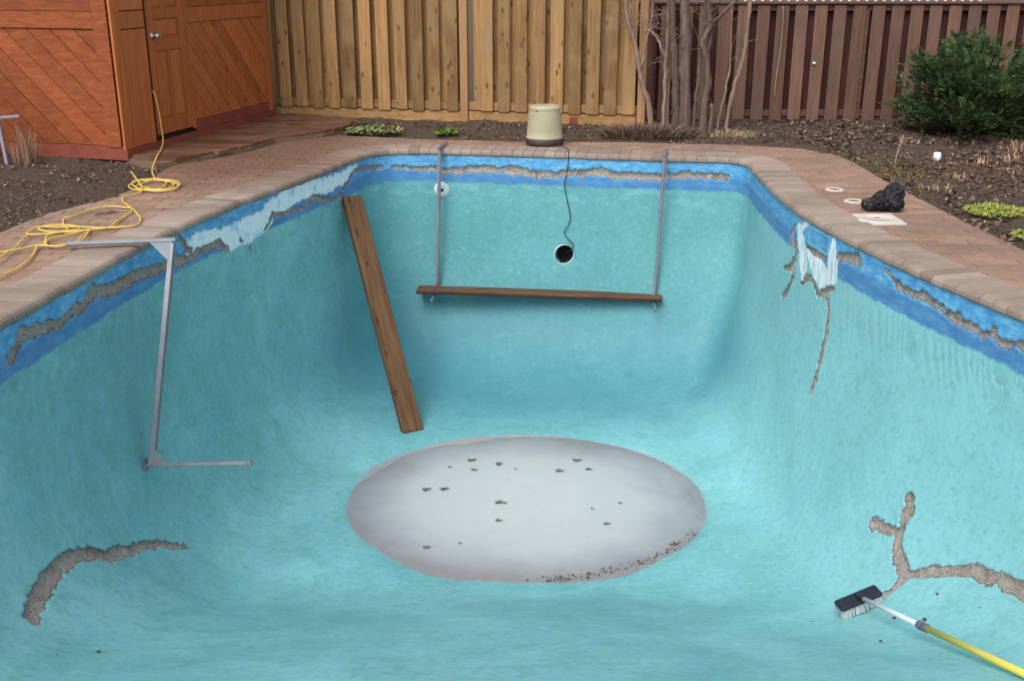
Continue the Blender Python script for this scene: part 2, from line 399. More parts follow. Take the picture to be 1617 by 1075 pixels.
def zsurf(x,y,d=None):
    th=np.arctan2(y-CY,x-CX);r=np.hypot(x-CX,y-CY)
    R=rimR(th);rp=1/np.sqrt((np.cos(th)/RA)**2+(np.sin(th)/RB)**2)
    q=np.clip((r-rp)/(R-rp),0,1)
    zp=-DP*(1-q**3.6)**(1/2.8)+.11*(1-np.exp(-8*q))*(1-q)
    zp=np.where(r<rp,-DP-0.10*(1-(r/rp)**2),zp)
    if d is None:d=rimdist(x,y)
    w=np.clip(d/1.15,0,1)
    W=(1-(1-w)**3.2)**(1/2.4)
    zf=-floorD(y)*W
    return np.minimum(smax(zp,zf,.10),0)

CHIPS={
 'left_band':[(-2.62,5.23,-0.22,0.024),(-2.6,5.33,-0.18,0.018),(-2.6,5.38,-0.13,0.03),(-2.58,5.51,-0.15,0.026),(-2.55,5.72,-0.2,0.023),(-2.54,5.86,-0.18,0.022),(-2.52,6.03,-0.17,0.026),(-2.5,6.16,-0.13,0.029),(-2.49,6.29,-0.17,0.029),(-2.47,6.48,-0.18,0.03),(-2.43,6.74,-0.2,0.033),(-2.41,6.91,-0.21,0.029),(-2.37,7.1,-0.23,0.027),(-2.33,7.3,-0.25,0.033),(-2.31,7.39,-0.26,0.028),(-2.28,7.52,-0.24,0.022),(-2.24,7.69,-0.25,0.02),(-2.2,7.84,-0.26,0.025),(-2.18,7.93,-0.33,0.02)],
 'corner_chip':[(-2.33,7.3,-0.09,0.007),(-2.32,7.38,-0.16,0.021),(-2.3,7.44,-0.21,0.019)],
 'spotA':[(-2.12,8.13,-0.3,0.01),(-2.11,8.18,-0.32,0.01)],
 'spotB':[(-2.08,8.27,-0.4,0.008),(-2.08,8.27,-0.42,0.005)],
 'white_edge':[(-2.01,8.5,-0.31,0.008),(-1.99,8.54,-0.28,0.008),(-1.96,8.65,-0.22,0.011),(-1.91,8.78,-0.24,0.008),(-1.86,8.92,-0.23,0.014),(-1.81,9.1,-0.27,0.011),(-1.76,9.26,-0.21,0.014),(-1.7,9.44,-0.25,0.012),(-1.65,9.62,-0.3,0.012),(-1.59,9.8,-0.28,0.012),(-1.53,10.01,-0.17,0.009),(-1.5,10.12,-0.12,0.009),(-1.43,10.35,-0.13,0.009),(-1.3,10.54,-0.16,0.013)],
 'far':[(-1.3,10.54,-0.16,0.013),(-1.06,10.62,-0.19,0.016),(-0.82,10.61,-0.19,0.022),(-0.68,10.6,-0.21,0.022),(-0.46,10.57,-0.2,0.025),(-0.23,10.53,-0.18,0.028),(0.03,10.47,-0.18,0.031),(0.2,10.44,-0.21,0.028),(0.38,10.4,-0.21,0.022),(0.64,10.35,-0.18,0.019),(0.87,10.31,-0.17,0.031),(1.04,10.27,-0.2,0.025),(1.23,10.24,-0.21,0.028),(1.47,10.19,-0.19,0.025),(1.7,10.16,-0.17,0.022),(1.88,10.14,-0.18,0.019),(2.05,10.1,-0.18,0.012)],
 'r_top':[(2.14,7.95,-0.14,0.012),(2.14,7.98,-0.2,0.025),(2.14,7.97,-0.27,0.028),(2.15,7.86,-0.3,0.012),(2.15,7.87,-0.38,0.015),(2.14,7.94,-0.46,0.023),(2.14,7.86,-0.5,0.017),(2.14,7.92,-0.58,0.013),(2.13,7.98,-0.68,0.013),(2.13,8.07,-0.75,0.008)],
 'r_side':[(2.14,7.94,-0.46,0.013),(2.13,8.12,-0.52,0.01)],
 'r_bottom':[(2.16,7.69,-0.52,0.007),(2.17,7.6,-0.45,0.012),(2.18,7.5,-0.45,0.012),(2.19,7.41,-0.48,0.012),(2.19,7.37,-0.53,0.009),(2.2,7.3,-0.49,0.019),(2.22,7.22,-0.45,0.019),(2.23,7.14,-0.4,0.009)],
 'r_chunk':[(2.23,7.12,-0.17,0.018),(2.26,6.98,-0.14,0.029),(2.28,6.86,-0.12,0.024),(2.29,6.81,-0.14,0.013),(2.28,6.84,-0.08,0.011)],
 'r_niche':[(2.17,7.61,-0.23,0.012),(2.18,7.47,-0.23,0.017),(2.2,7.31,-0.21,0.012)],
 'r_vert':[(2.21,7.25,-0.47,0.019),(2.22,7.19,-0.53,0.019),(2.22,7.15,-0.64,0.016),(2.21,7.15,-0.78,0.016),(2.2,7.17,-0.93,0.012),(2.19,7.18,-1.08,0.012),(2.18,7.2,-1.19,0.005)],
 'r_far':[(2.35,6.5,-0.08,0.004),(2.37,6.41,-0.12,0.006),(2.38,6.35,-0.15,0.012),(2.42,6.2,-0.16,0.012),(2.46,6.03,-0.15,0.016),(2.5,5.9,-0.16,0.02),(2.51,5.85,-0.19,0.018),(2.55,5.7,-0.19,0.015),(2.59,5.59,-0.2,0.011),(2.62,5.5,-0.18,0.009),(2.64,5.42,-0.2,0.013),(2.68,5.27,-0.18,0.017),(2.72,5.12,-0.18,0.016)],
 'r_spur':[(2.62,5.5,-0.17,0.008),(2.61,5.52,-0.13,0.006)],
 'low_left':[(-2.35,4.49,-1.3,0.024),(-2.39,4.63,-1.29,0.027),(-2.41,4.77,-1.29,0.029),(-2.41,4.93,-1.3,0.031),(-2.4,5.07,-1.32,0.03),(-2.39,5.22,-1.36,0.027),(-2.36,5.33,-1.43,0.025),(-2.32,5.42,-1.5,0.02),(-2.3,5.57,-1.56,0.018),(-2.27,5.77,-1.64,0.013),(-2.23,5.95,-1.73,0.009),(-2.14,6.15,-1.87,0.003)],
 'low_r_stem':[(2.39,5.76,-1.32,0.027),(2.38,5.72,-1.37,0.027),(2.34,5.72,-1.46,0.012),(2.32,5.68,-1.53,0.016),(2.29,5.6,-1.59,0.02),(2.29,5.47,-1.61,0.024),(2.26,5.38,-1.64,0.024),(2.2,5.38,-1.69,0.01),(2.16,5.39,-1.73,0.003)],
 'low_r_left':[(2.32,5.71,-1.51,0.014),(2.29,5.83,-1.56,0.019),(2.26,5.94,-1.58,0.021)],
 'low_r_right':[(2.3,5.38,-1.6,0.014),(2.35,5.29,-1.53,0.014),(2.41,5.17,-1.45,0.015),(2.45,5.09,-1.39,0.021),(2.49,4.94,-1.33,0.026),(2.53,4.78,-1.27,0.026),(2.55,4.58,-1.21,0.021),(2.57,4.39,-1.16,0.017)],
}
PEEL={
 'white_left':[(-2.31,7.41,-0.18,0.026),(-2.24,7.7,-0.2,0.047),(-2.16,8.0,-0.25,0.072),(-2.07,8.3,-0.25,0.084),(-2.01,8.49,-0.24,0.063),(-1.96,8.63,-0.17,0.061),(-1.88,8.89,-0.12,0.056),(-1.78,9.19,-0.12,0.047),(-1.68,9.5,-0.14,0.049),(-1.58,9.86,-0.13,0.04),(-1.49,10.14,-0.1,0.018)],
 'white_r1':[(2.15,7.83,-0.15,0.03),(2.16,7.70,-0.31,0.065),(2.165,7.66,-0.44,0.035)],
 'white_r2':[(2.17,7.54,-0.27,0.055),(2.19,7.43,-0.33,0.085),(2.2,7.3,-0.37,0.070),(2.21,7.25,-0.45,0.025)],
 'white_r3':[(2.22,7.20,-0.12,0.035),(2.22,7.19,-0.25,0.045),(2.22,7.2,-0.38,0.032)],
 'white_r4':[(2.15,7.84,-0.12,0.004),(2.16,7.66,-0.08,0.004)],
}

CORD= [(-3.47, 10.56, 0.01), (-3.3, 10.07, 0.01), (-3.24, 9.8, 0.01), (-3.2, 9.5, 0.01), (-3.1, 9.19, 0.01), (-3.03, 8.99, 0.01), (-3.06, 8.63, 0.01), (-2.96, 8.5, 0.01), (-2.84, 8.44, 0.01), (-2.74, 8.47, 0.01), (-2.71, 8.57, 0.01), (-2.74, 8.7, 0.01), (-2.81, 8.81, 0.01), (-2.91, 8.87, 0.01), (-3.01, 8.9, 0.01), (-3.1, 8.87, 0.01), (-3.14, 8.76, 0.01), (-3.11, 8.61, 0.01), (-3.03, 8.5, 0.01), (-2.93, 8.47, 0.01), (-2.86, 8.51, 0.01), (-2.84, 8.6, 0.01), (-2.84, 8.7, 0.01), (-2.87, 8.82, 0.01), (-2.94, 8.92, 0.01), (-3.03, 8.96, 0.01), (-3.09, 8.9, 0.01), (-3.08, 8.76, 0.01), (-3.01, 8.63, 0.01), (-2.92, 8.54, 0.01), (-2.85, 8.51, 0.01), (-2.79, 8.53, 0.01), (-2.76, 8.59, 0.01), (-2.77, 8.7, 0.01), (-2.85, 8.85, 0.01), (-2.98, 8.95, 0.01), (-3.09, 8.96, 0.01), (-3.15, 8.87, 0.01), (-3.13, 8.75, 0.01), (-3.08, 8.64, 0.01), (-3.0, 8.55, 0.01), (-2.9, 8.49, 0.01), (-2.79, 8.48, 0.01), (-2.72, 8.56, 0.01), (-2.72, 8.7, 0.01), (-2.79, 8.84, 0.01), (-2.89, 8.91, 0.01), (-2.97, 8.9, 0.01), (-3.02, 8.84, 0.01), (-3.05, 8.75, 0.01), (-2.96, 8.5, 0.01), (-2.96, 8.35, 0.01), (-3.01, 8.2, 0.01), (-2.97, 8.06, 0.01), (-2.88, 7.9, 0.01), (-2.77, 7.72, 0.01), (-2.66, 7.51, 0.01), (-2.61, 7.37, 0.01), (-2.6, 7.25, 0.01), (-2.67, 7.19, 0.01), (-2.81, 7.18, 0.01), (-2.99, 7.19, 0.01), (-3.15, 7.21, 0.01), (-3.25, 7.18, 0.01), (-3.27, 7.06, 0.01), (-3.22, 6.97, 0.01), (-3.13, 6.99, 0.01), (-3.02, 7.05, 0.01), (-2.95, 7.14, 0.01), (-3.02, 7.23, 0.01), (-3.15, 7.25, 0.01), (-3.24, 7.19, 0.01), (-3.18, 7.08, 0.01), (-3.04, 7.05, 0.01), (-2.91, 7.08, 0.01), (-2.87, 7.12, 0.01), (-2.85, 6.94, 0.01), (-2.84, 6.78, 0.01), (-2.89, 6.67, 0.01), (-2.95, 6.65, 0.01), (-3.01, 6.73, 0.01), (-3.03, 6.85, 0.01), (-2.97, 6.96, 0.01), (-2.87, 7.1, 0.01), (-2.77, 7.18, 0.01), (-2.77, 7.33, 0.01), (-2.78, 7.53, 0.01), (-2.79, 7.74, 0.01), (-2.87, 7.84, 0.01), (-3.02, 7.85, 0.01), (-3.12, 7.7, 0.01), (-3.15, 7.5, 0.01), (-3.18, 7.45, 0.01), (-3.09, 7.23, 0.01), (-3.02, 7.12, 0.01), (-3.06, 7.03, 0.01), (-3.08, 6.92, 0.01), (-3.02, 6.73, 0.01), (-3.03, 6.65, 0.01), (-2.98, 6.47, 0.01), (-2.94, 6.29, 0.01), (-2.93, 6.13, 0.01), (-2.94, 6.01, 0.01), (-2.96, 5.87, 0.01)]
CORD_B= [(-2.85, 7.05, 0.02), (-2.82, 6.94, 0.02), (-2.8, 6.8, 0.02), (-2.83, 6.67, 0.02), (-2.89, 6.62, 0.02), (-3.02, 6.63, 0.02), (-3.1, 6.54, 0.02), (-3.21, 6.44, 0.02)]
CORD_C= [(-3.21, 6.94, 0.02), (-3.18, 6.77, 0.02), (-3.15, 6.6, 0.02), (-3.13, 6.41, 0.02), (-3.11, 6.23, 0.02)]
CORD_D= [(-3.3, 9.24, 0.02), (-3.18, 8.97, 0.02), (-3.06, 8.72, 0.02), (-2.97, 8.51, 0.02)]


def build_pool():
    s=RL; tot=s[-1]
    pos=[];d=0
    while d<tot:
        y=np.interp(d,s,np.r_[RP[:,1],RP[0,1]]); pos.append(d); d+= .0115 if y>4.9 else (.022 if y>3.4 else .07)
    pos=np.array(pos); PX=np.interp(pos,s,np.r_[RP[:,0],RP[0,0]]);PY=np.interp(pos,s,np.r_[RP[:,1],RP[0,1]])
    TH=np.arctan2(PY-CY,PX-CX);RR=np.hypot(PX-CX,PY-CY); n=len(TH)
    K=200; e=np.linspace(0,1,K); f=1-e**2.2          # fraction of the ray, rim first
    f=f[None,:]*np.ones((n,1)); r=f*RR[:,None]
    X=CX+r*np.cos(TH)[:,None];Y=CY+r*np.sin(TH)[:,None]
    D=rimdist(X.ravel(),Y.ravel()).reshape(X.shape); Z=zsurf(X.ravel(),Y.ravel(),D.ravel()).reshape(X.shape)
    Z[:,0]=0
    seg=np.hypot(np.diff(r,axis=1),np.diff(Z,axis=1)); A=np.c_[np.zeros(n),np.cumsum(seg,axis=1)]
    Mn=300; r2=np.empty((n,Mn)); T=np.linspace(0,1,Mn)
    for i in range(n): r2[i]=np.interp(T*A[i,-1],A[i],r[i]); 
    r2[:,-1]=.0
    X=CX+r2*np.cos(TH)[:,None];Y=CY+r2*np.sin(TH)[:,None]
    # height from the analytic surface near the bottom, from the profile near the vertical rim
    Zi=np.empty((n,Mn))
    for i in range(n): Zi[i]=np.interp(T*A[i,-1],A[i],Z[i])
    P=np.stack([X,Y,Zi],-1)
    # normals (pointing into the pool)
    du=np.roll(P,-1,0)-np.roll(P,1,0); dv=np.empty_like(P); dv[:,1:-1]=P[:,2:]-P[:,:-2]; dv[:,0]=P[:,1]-P[:,0]; dv[:,-1]=P[:,-1]-P[:,-2]
    Nn=np.cross(du,dv); Nn/=np.linalg.norm(Nn,axis=-1,keepdims=True)+1e-9
    Nn[Nn[...,2]<0]*=-1
    inw=np.stack([CX-X,CY-Y,0*X],-1); flip=((Nn*inw).sum(-1)<0)&(Nn[...,2]<.3); Nn[flip]*=-1
    V=P.reshape(-1,3); Nv=Nn.reshape(-1,3)
    chip=np.full(len(V),-.2); peel=np.full(len(V),-.2)
    # break up the crack outlines with noise of a few sizes
    wob=np.stack([fbm(V,9,3,3)*.022+fbm(V,26,2,13)*.014,fbm(V,9,3,5)*.022+fbm(V,26,2,15)*.014,fbm(V,9,3,9)*.022+fbm(V,26,2,19)*.014],-1)
    jag=fbm(V,34,3,21)
    for dic,arr in ((CHIPS,chip),(PEEL,peel)):
        for k,L in dic.items():
            A_=np.array(L); lo=A_[:,:3].min(0)-.2;hi=A_[:,:3].max(0)+.2
            sel=np.where(((V>lo)&(V<hi)).all(1))[0]
            if len(sel)==0: continue
            q=V[sel]+wob[sel]*(1 if dic is CHIPS else 1.6)
            dd=segdist(q,A_[:,:3],A_[:,3]); arr[sel]=np.maximum(arr[sel],dd+(.008 if dic is CHIPS else (.024 if k=='white_left' else .024)))
    chip=np.where(chip>-.1,chip+jag*.022+.002+.008*np.clip((-V[:,2]-.9)/.3,0,1),chip)
    rec=np.clip((chip+.002)/.012,0,1); rec=rec*rec*(3-2*rec)
    V=V-Nv*(rec*(.018+.009*fbm(V,40,2,8)))[:,None]
    # raised ragged lips and gentle unevenness of hand-trowelled plaster
    lip=np.exp(-((chip+.010)/.006)**2); V=V+Nv*(lip*.004)[:,None]
    und=(fbm(V,1.3,2,31)*.014+fbm(V,5,2,37)*.0025)*np.clip(-V[:,2]/.5,0,1); und=und+fbm(V,2.6,3,41)*.016*np.clip(1-np.abs(np.hypot((V[:,0]-CX)/RA,(V[:,1]-CY)/RB)-1)*5,0,1); V=V+Nv*und[:,None]
    # light niche and skimmer mouth are real recesses
    nd=np.linalg.norm(V-np.array(NICHE),axis=1); V=V-Nv*(np.clip((.098-nd)/.012,0,1)*.16)[:,None]
    idx=np.arange(n*Mn).reshape(n,Mn); nx=np.roll(idx,-1,0)
    F=np.stack([idx[:,:-1],nx[:,:-1],nx[:,1:],idx[:,1:]],-1).reshape(-1,4)
    V[:,2]=np.minimum(V[:,2],-.035)*1.0
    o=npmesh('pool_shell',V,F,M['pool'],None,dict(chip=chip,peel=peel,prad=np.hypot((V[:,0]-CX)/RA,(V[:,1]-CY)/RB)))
    tag(o,'empty swimming pool shell in faded turquoise with a chipped blue band at the waterline',None,None,'structure')
    return o
NICHE=(.519,10.325,-.99)
pool=build_pool()

# puddle of milky water in the deep end
def m_puddle():
    t=NT('milky_puddle'); r=t.attr('rad'); v=t.co(); n=t.noise(v,2.0,5,.6,.3); n2=t.noise(v,9,4,.7)
    rr=t.math('ADD',r,t.math('MULTIPLY_ADD',n,.34,-.17))
    c=t.ramp(rr,[(.30,srgb(186,192,190)),(.64,srgb(178,184,185)),(.86,srgb(152,157,163)),(.99,srgb(134,136,140))])
    c=t.mix(t.math('MULTIPLY',t.sstep(n2,.5,.7),.2),c,srgb(164,168,174))
    t.col(c).rough(.22,.5); t.bump(n2,.0006); return t.m
th=np.linspace(0,2*np.pi,181)[:-1]; V=[];rad=[]
for k in range(1,13):
    q=k/12*1.05
    for a in th: V.append((CX+RA*q*math.cos(a),CY+RB*q*math.sin(a),-2.193)); rad.append(q)
V=np.array(V);F=[]
for k in range(11):
    for i in range(180): F.append((k*180+i,(k+1)*180+i,(k+1)*180+(i+1)%180,k*180+(i+1)%180))
V=np.vstack([V,[CX,CY,-2.193]]);rad.append(0)
F=np.array(F+[(len(V)-1,i,(i+1)%180,(i+1)%180) for i in range(0)])
tri=[(len(V)-1,i,(i+1)%180) for i in range(180)]; F=F[:,::-1] if False else F
me=bpy.data.meshes.new('puddle'); me.from_pydata(V.tolist(),[],[tuple(f) for f in F]+tri)
at=me.attributes.new('rad','FLOAT','POINT'); at.data.foreach_set('value',rad); me.materials.append(m_puddle())
me.polygons.foreach_set('use_smooth',[True]*len(me.polygons))
tag(link('puddle_water',me),'oval puddle of milky grey water in the deep end of the pool',None,None,'structure')

# ------------------------------------------------ coping
RPc=RP[::4]; _n=len(RPc); _t=np.roll(RPc,-1,0)-np.roll(RPc,1,0); _t/=np.linalg.norm(_t,axis=1,keepdims=True)
# rim goes counter-clockwise? make normals point outward
_no=np.c_[_t[:,1],-_t[:,0]]
if ((_no*(RPc-[CX,6])).sum(1)).mean()<0: _no=-_no
_L=np.r_[0,np.cumsum(np.linalg.norm(np.roll(RPc,-1,0)-RPc,axis=1))]
def rim_at(s,off,z):
    s=s%_L[-1]; x=np.interp(s,_L,np.r_[RPc[:,0],RPc[0,0]]);y=np.interp(s,_L,np.r_[RPc[:,1],RPc[0,1]])
    nx=np.interp(s,_L,np.r_[_no[:,0],_no[0,0]]);ny=np.interp(s,_L,np.r_[_no[:,1],_no[0,1]]); l=math.hypot(nx,ny)
    return Vector((x+nx/l*off,y+ny/l*off,z))
bed=MB(); prof=[(.008,-.075),(.008,.001),(.306,.001),(.31,-.10)]; NS=260
vs=[rim_at(i/NS*_L[-1],o,z) for i in range(NS) for o,z in prof]
fs=[(i*4+k,i*4+(k+1),((i+1)%NS)*4+k+1,((i+1)%NS)*4+k) for i in range(NS) for k in range(3)]
bed.add(vs,fs); coping=bed.build('pool_coping',M['joint']); tag(coping,'bullnosed coping round the pool rim',None,None,'structure')
nst=round(_L[-1]/.104); pit=_L[-1]/nst; cnt=0; rest=MB()
for i in range(nst):
    s0=i*pit+.0025;s1=(i+1)*pit-.0025; mid=rim_at((s0+s1)/2,.1,0)
    dz=random.uniform(-.002,.003); w=.30+random.uniform(-.004,.004); nose=-.018+random.uniform(-.004,.004)
    prof=[(.02,-.052),(nose+.012,-.052),(nose,-.036),(nose+.002,-.014),(nose+.014,.002),(nose+.035,.008),(w,.007),(w,-.045)]
    m=MB() if mid.y>4.6 else rest; m.tt=random.random()
    vs=[rim_at(s_,o,z+dz) for s_ in (s0,s0+.004,s1-.004,s1) for o,z in prof]
    for j in (0,3):                                    # chamfered stone edges
        for k in range(8): vs[j*8+k]=vs[j*8+k]-Vector((0,0,.003 if 2<=k<=6 else 0))
    fs=[(j*8+k,j*8+(k+1)%8,(j+1)*8+(k+1)%8,(j+1)*8+k) for j in range(3) for k in range(8)]+[tuple(range(8)),tuple(range(31,23,-1))]
    m.add(vs,fs)
    if m is not rest: m.build('coping_stone',M['coping'],coping); cnt+=1
tag(rest.build('coping_stone',M['coping'],coping),kind='stuff')

# ------------------------------------------------ deck pavers, patio boards, soil
DECK=[(-3.55,-2),(-3.55,4.5),(-3.52,6.0),(-3.48,7.11),(-3.41,7.67),(-3.16,8.23),(-3.05,8.7),(-3.1,9.5),(-3.0,10.2),(-2.6,11.2),(-1.80,11.55),(-.86,11.27),(.14,11.12),(1.22,11.08),(2.3,10.91),(2.87,10.67),(3.10,10.3),(3.16,9.9),(3.15,9.1),(3.17,8.31),(3.21,7.38),(3.26,6.63),(3.3,5),(3.3,-2)]
PATIO=[(-1.83,11.84),(-2.0,11.43),(-2.42,11.02),(-2.56,10.52),(-2.76,10.18),(-2.92,9.9),(-3.2,9.62),(-3.56,9.88),(-2.80,12.9),(-2.3,12.85),(-1.75,12.35)]
def sd_poly(P,poly):
    d=segdist(P,[p[:2] for p in poly],closed=True); return np.where(inside(P,poly),-d,d)
RIMP=[tuple(p) for p in RP[::12]]
def soil_z(P):
    d=np.minimum(sd_poly(P,DECK),99); P3=np.c_[P,np.zeros(len(P))]
    h=-.03+np.clip(d,-.2,1.2)*.05+fbm(P3,1.3,3,4)*.035*np.clip(d*3+.3,0,1)+fbm(P3,9,3,14)*.022*np.clip(d*4+.3,.1,1)
    dp=sd_poly(P,PATIO); h=np.where(dp<.03,np.minimum(h,.02),h)
    h=np.where(d<-.01,-.032,h); return h
def grid(x0,x1,y0,y1,st):
    xs=np.arange(x0,x1,st);ys=np.arange(y0,y1,st);X,Y=np.meshgrid(xs,ys); return X,Y
X,Y=grid(-7.5,8.5,5.4,14.2,.04); P=np.c_[X.ravel(),Y.ravel()]; Z=soil_z(P)
ny,nx=X.shape; idx=np.arange(nx*ny).reshape(ny,nx); F=np.stack([idx[:-1,:-1],idx[:-1,1:],idx[1:,1:],idx[1:,:-1]],-1).reshape(-1,4)
cen=P[F].mean(1); keep=sd_poly(cen,RIMP)>.14; F=F[keep]
tag(npmesh('garden_soil',np.c_[P,Z],F,M['soil']),'dark mulched soil of the flower beds',None,None,'structure')
# ground further out, with a hole where the fine soil and the pool are
g=MB()
for a in [(-60,-60,60,-2),(-60,14.1,60,90),(-60,-2,-7.4,14.1),(8.4,-2,60,14.1)]:
    g.prism([(a[0],a[1]),(a[2],a[1]),(a[2],a[3]),(a[0],a[3])],-.35,-.05)
g.prism([(-7.4,-2),(-3.3,-2),(-3.3,5.45),(-7.4,5.45)],-.35,-.05); g.prism([(3.3,-2),(8.4,-2),(8.4,5.45),(3.3,5.45)],-.35,-.05)
tag(g.build('ground',M['soil']),'bare garden ground around the yard',None,None,'structure')
# sand bed under the pavers
X,Y=grid(-3.7,3.6,-2,12,.06); P=np.c_[X.ravel(),Y.ravel()]; ny,nx=X.shape; idx=np.arange(nx*ny).reshape(ny,nx)
F=np.stack([idx[:-1,:-1],idx[:-1,1:],idx[1:,1:],idx[1:,:-1]],-1).reshape(-1,4); cen=P[F].mean(1)
F=F[(sd_poly(cen,DECK)<-.04)&(sd_poly(cen,RIMP)>.14)]
deck=tag(npmesh('pool_deck',np.c_[P,np.full(len(P),-.0055)],F,M['mortar']),'red brown paver deck round the pool',None,None,'structure')
pv=[];PW,PH=.20,.10
for j in range(-22,125):
    y=j*PH
    for i in range(-20,20):
        x=i*PW+(j%2)*PW/2
        pv.append((x,y))
pv=np.array(pv); c=pv+[PW/2,PH/2]; dd=sd_poly(c,DECK); rr=sd_poly(c,RIMP); ok=(dd<.10)&(rr>.20); pv=pv[ok];dd=dd[ok]
vis=[];rest=MB()
DP_=[np.array(p) for p in DECK]
ordr=np.argsort([abs(p[0])*0+p[1] if (p[1]>5.1) else 99 for p in pv]); npav=0
for i in ordr:
    x,y=pv[i]; q=.0014; poly=[(x+q,y+q),(x+PW-q,y+q),(x+PW-q,y+PH-q),(x+q,y+PH-q)]
    if dd[i]>-.15:
        cc=np.array([x+PW/2,y+PH/2]); best=sorted((segdist(cc[None],[DP_[k],DP_[(k+1)%len(DP_)]])[0],k) for k in range(len(DP_)))[:2]
        for _,k in best:
            a,b=DP_[k],DP_[(k+1)%len(DP_)]; e=b-a; n_=np.array([e[1],-e[0]]);n_/=np.linalg.norm(n_)
            mid=(a+b)/2+n_*.05
            if not inside(mid[None],DECK)[0]: n_=-n_
            if segdist(cc[None],[a,b])[0]<.15: poly=clip(poly,a,n_)
            if len(poly)<3: break
    if len(poly)<3: continue
    A=abs(sum(poly[k][0]*poly[(k+1)%len(poly)][1]-poly[(k+1)%len(poly)][0]*poly[k][1] for k in range(len(poly))))/2
    if A<.0012: continue
    m=MB() if (npav<298 and y>5.1) else rest; m.tt=random.random(); dz=random.uniform(-.001,.0015)
    # small chamfer: inset top
    cx=sum(p[0] for p in poly)/len(poly);cy=sum(p[1] for p in poly)/len(poly); n=len(poly)
    ins=[(p[0]+(cx-p[0])*.05,p[1]+(cy-p[1])*.08) for p in poly]
    vs=[(a,b,-.04) for a,b in poly]+[(a,b,-.003+dz) for a,b in poly]+[(a,b,dz) for a,b in ins]
    fs=[tuple(range(2*n,3*n))]+[(k,(k+1)%n,n+(k+1)%n,n+k) for k in range(n)]+[(n+k,n+(k+1)%n,2*n+(k+1)%n,2*n+k) for k in range(n)]
    m.add(vs,fs)
    if m is not rest: m.build('paver',M['paver'],deck); npav+=1
tag(rest.build('paver',M['paver'],deck),kind='stuff')
# patio of stained boards beside the shed, a low step above the pavers
pb=MB(); pb.prism([(x,y) for x,y in PATIO],-.04,.035); patio=tag(pb.build('patio',M['mortar']),'low step of worn red brown boards beside the shed',None,None,'structure')
y=9.55
while y<12.9:
    w=random.choice([.14,.14,.19]); poly=[(-4,y+.004),(-1.2,y+.004),(-1.2,y+w-.004),(-4,y+w-.004)]
    # clip the strip by the patio outline: scan for its left and right ends
    def ends(yy):
        xs=[]
        for k in range(len(PATIO)):
            (x1,y1),(x2,y2)=PATIO[k],PATIO[(k+1)%len(PATIO)]
            if (y1>yy)!=(y2>yy): xs.append(x1+(yy-y1)*(x2-x1)/(y2-y1))
        return (min(xs),max(xs)) if len(xs)>=2 else None
    e0,e1=ends(y+.006),ends(y+w-.006)
    if e0 and e1:
        joints=[0]+([random.uniform(.35,.65)] if max(e0[1]-e0[0],e1[1]-e1[0])>1.0 else [])+[1]
        for a,b in zip(joints,joints[1:]):
            L=lambda e,t:e[0]+(e[1]-e[0])*t
            g_=.004; rr_=random.uniform(-.02,.03) if b==1 else 0
            m=MB(); m.tt=random.random(); h=.062+random.uniform(-.006,.006)
            m.prism([(L(e0,a)+g_,y+.004),(L(e0,b)-g_+rr_,y+.004),(L(e1,b)-g_+rr_,y+w-.004),(L(e1,a)+g_,y+w-.004)],.03,h)
            m.build('board',M['deckboard'],patio)
    y+=w
# ------------------------------------------------ shed
def rect_strips(x0,x1,z0,z1,wd,gap,slope=-1,phase=0):
    """45 degree planks clipped to a rectangle, in wall coordinates"""
    out=[];n=(math.sqrt(.5),math.sqrt(.5)) if slope<0 else (math.sqrt(.5),-math.sqrt(.5))
    cs=[a*n[0]+b*n[1] for a in(x0,x1) for b in(z0,z1)]; c=min(cs)-phase
    while c<max(cs):
        p=[(x0,z0),(x1,z0),(x1,z1),(x0,z1)]
        p=clip(p,(n[0]*(c+gap/2),n[1]*(c+gap/2)),n)
        if len(p)>2: p=clip(p,(n[0]*(c+wd-gap/2),n[1]*(c+wd-gap/2)),(-n[0],-n[1]))
        if len(p)>2: out.append(p)
        c+=wd
    return out
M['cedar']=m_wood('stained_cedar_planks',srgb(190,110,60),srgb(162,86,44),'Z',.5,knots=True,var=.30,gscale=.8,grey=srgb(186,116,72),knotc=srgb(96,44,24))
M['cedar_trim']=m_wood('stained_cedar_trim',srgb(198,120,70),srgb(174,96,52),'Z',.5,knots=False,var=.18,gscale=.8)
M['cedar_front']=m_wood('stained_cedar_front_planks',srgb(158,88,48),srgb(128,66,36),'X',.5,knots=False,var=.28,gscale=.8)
M['gapdark']=m_plain('shadow_gap_backing',srgb(52,28,20),.9)
M['base_red']=m_plain('faded_red_base_board',srgb(134,68,54),.7,var=.2,bump=.004)
M['metal_bright']=m_plain('brushed_metal',(.62,.62,.62,1),.28,1.,.05)
M['roof']=m_plain('brown_shingles',srgb(92,76,66),.9,var=.3,bump=.01)
SC=Vector((-3.56,9.88,0)); SU=Vector((.2472,.969,0)); SV=Vector((-.969,.2472,0)); SZ=Vector((0,0,1))
ON=Vector((.969,-.2472,0)); FN=-SU        # outward normals of the door wall and of the front wall
shed=empty('garden_shed',SC+(SU*1.5+SV*1.3),'orange brown stained cedar shed with diagonal planking and a panelled door','shed')
w=MB(); w.prismM([(0,.02),(3.0,.02),(3.0,2.3),(0,2.3)],SC-ON*.02,SU,SZ,-ON,0,.05)
w.prismM([(.055,.02),(2.8,.02),(2.8,2.3),(.055,2.3)],SC-FN*.02,SV,SZ,-FN,0,.05)
w.prismM([(.055,.02),(2.8,.02),(2.8,2.3),(.055,2.3)],SC+SU*2.93,SV,SZ,SU,0,.05)
w.prismM([(.08,.02),(2.9,.02),(2.9,2.3),(.08,2.3)],SC+SV*2.75,SU,SZ,SV,0,.05)
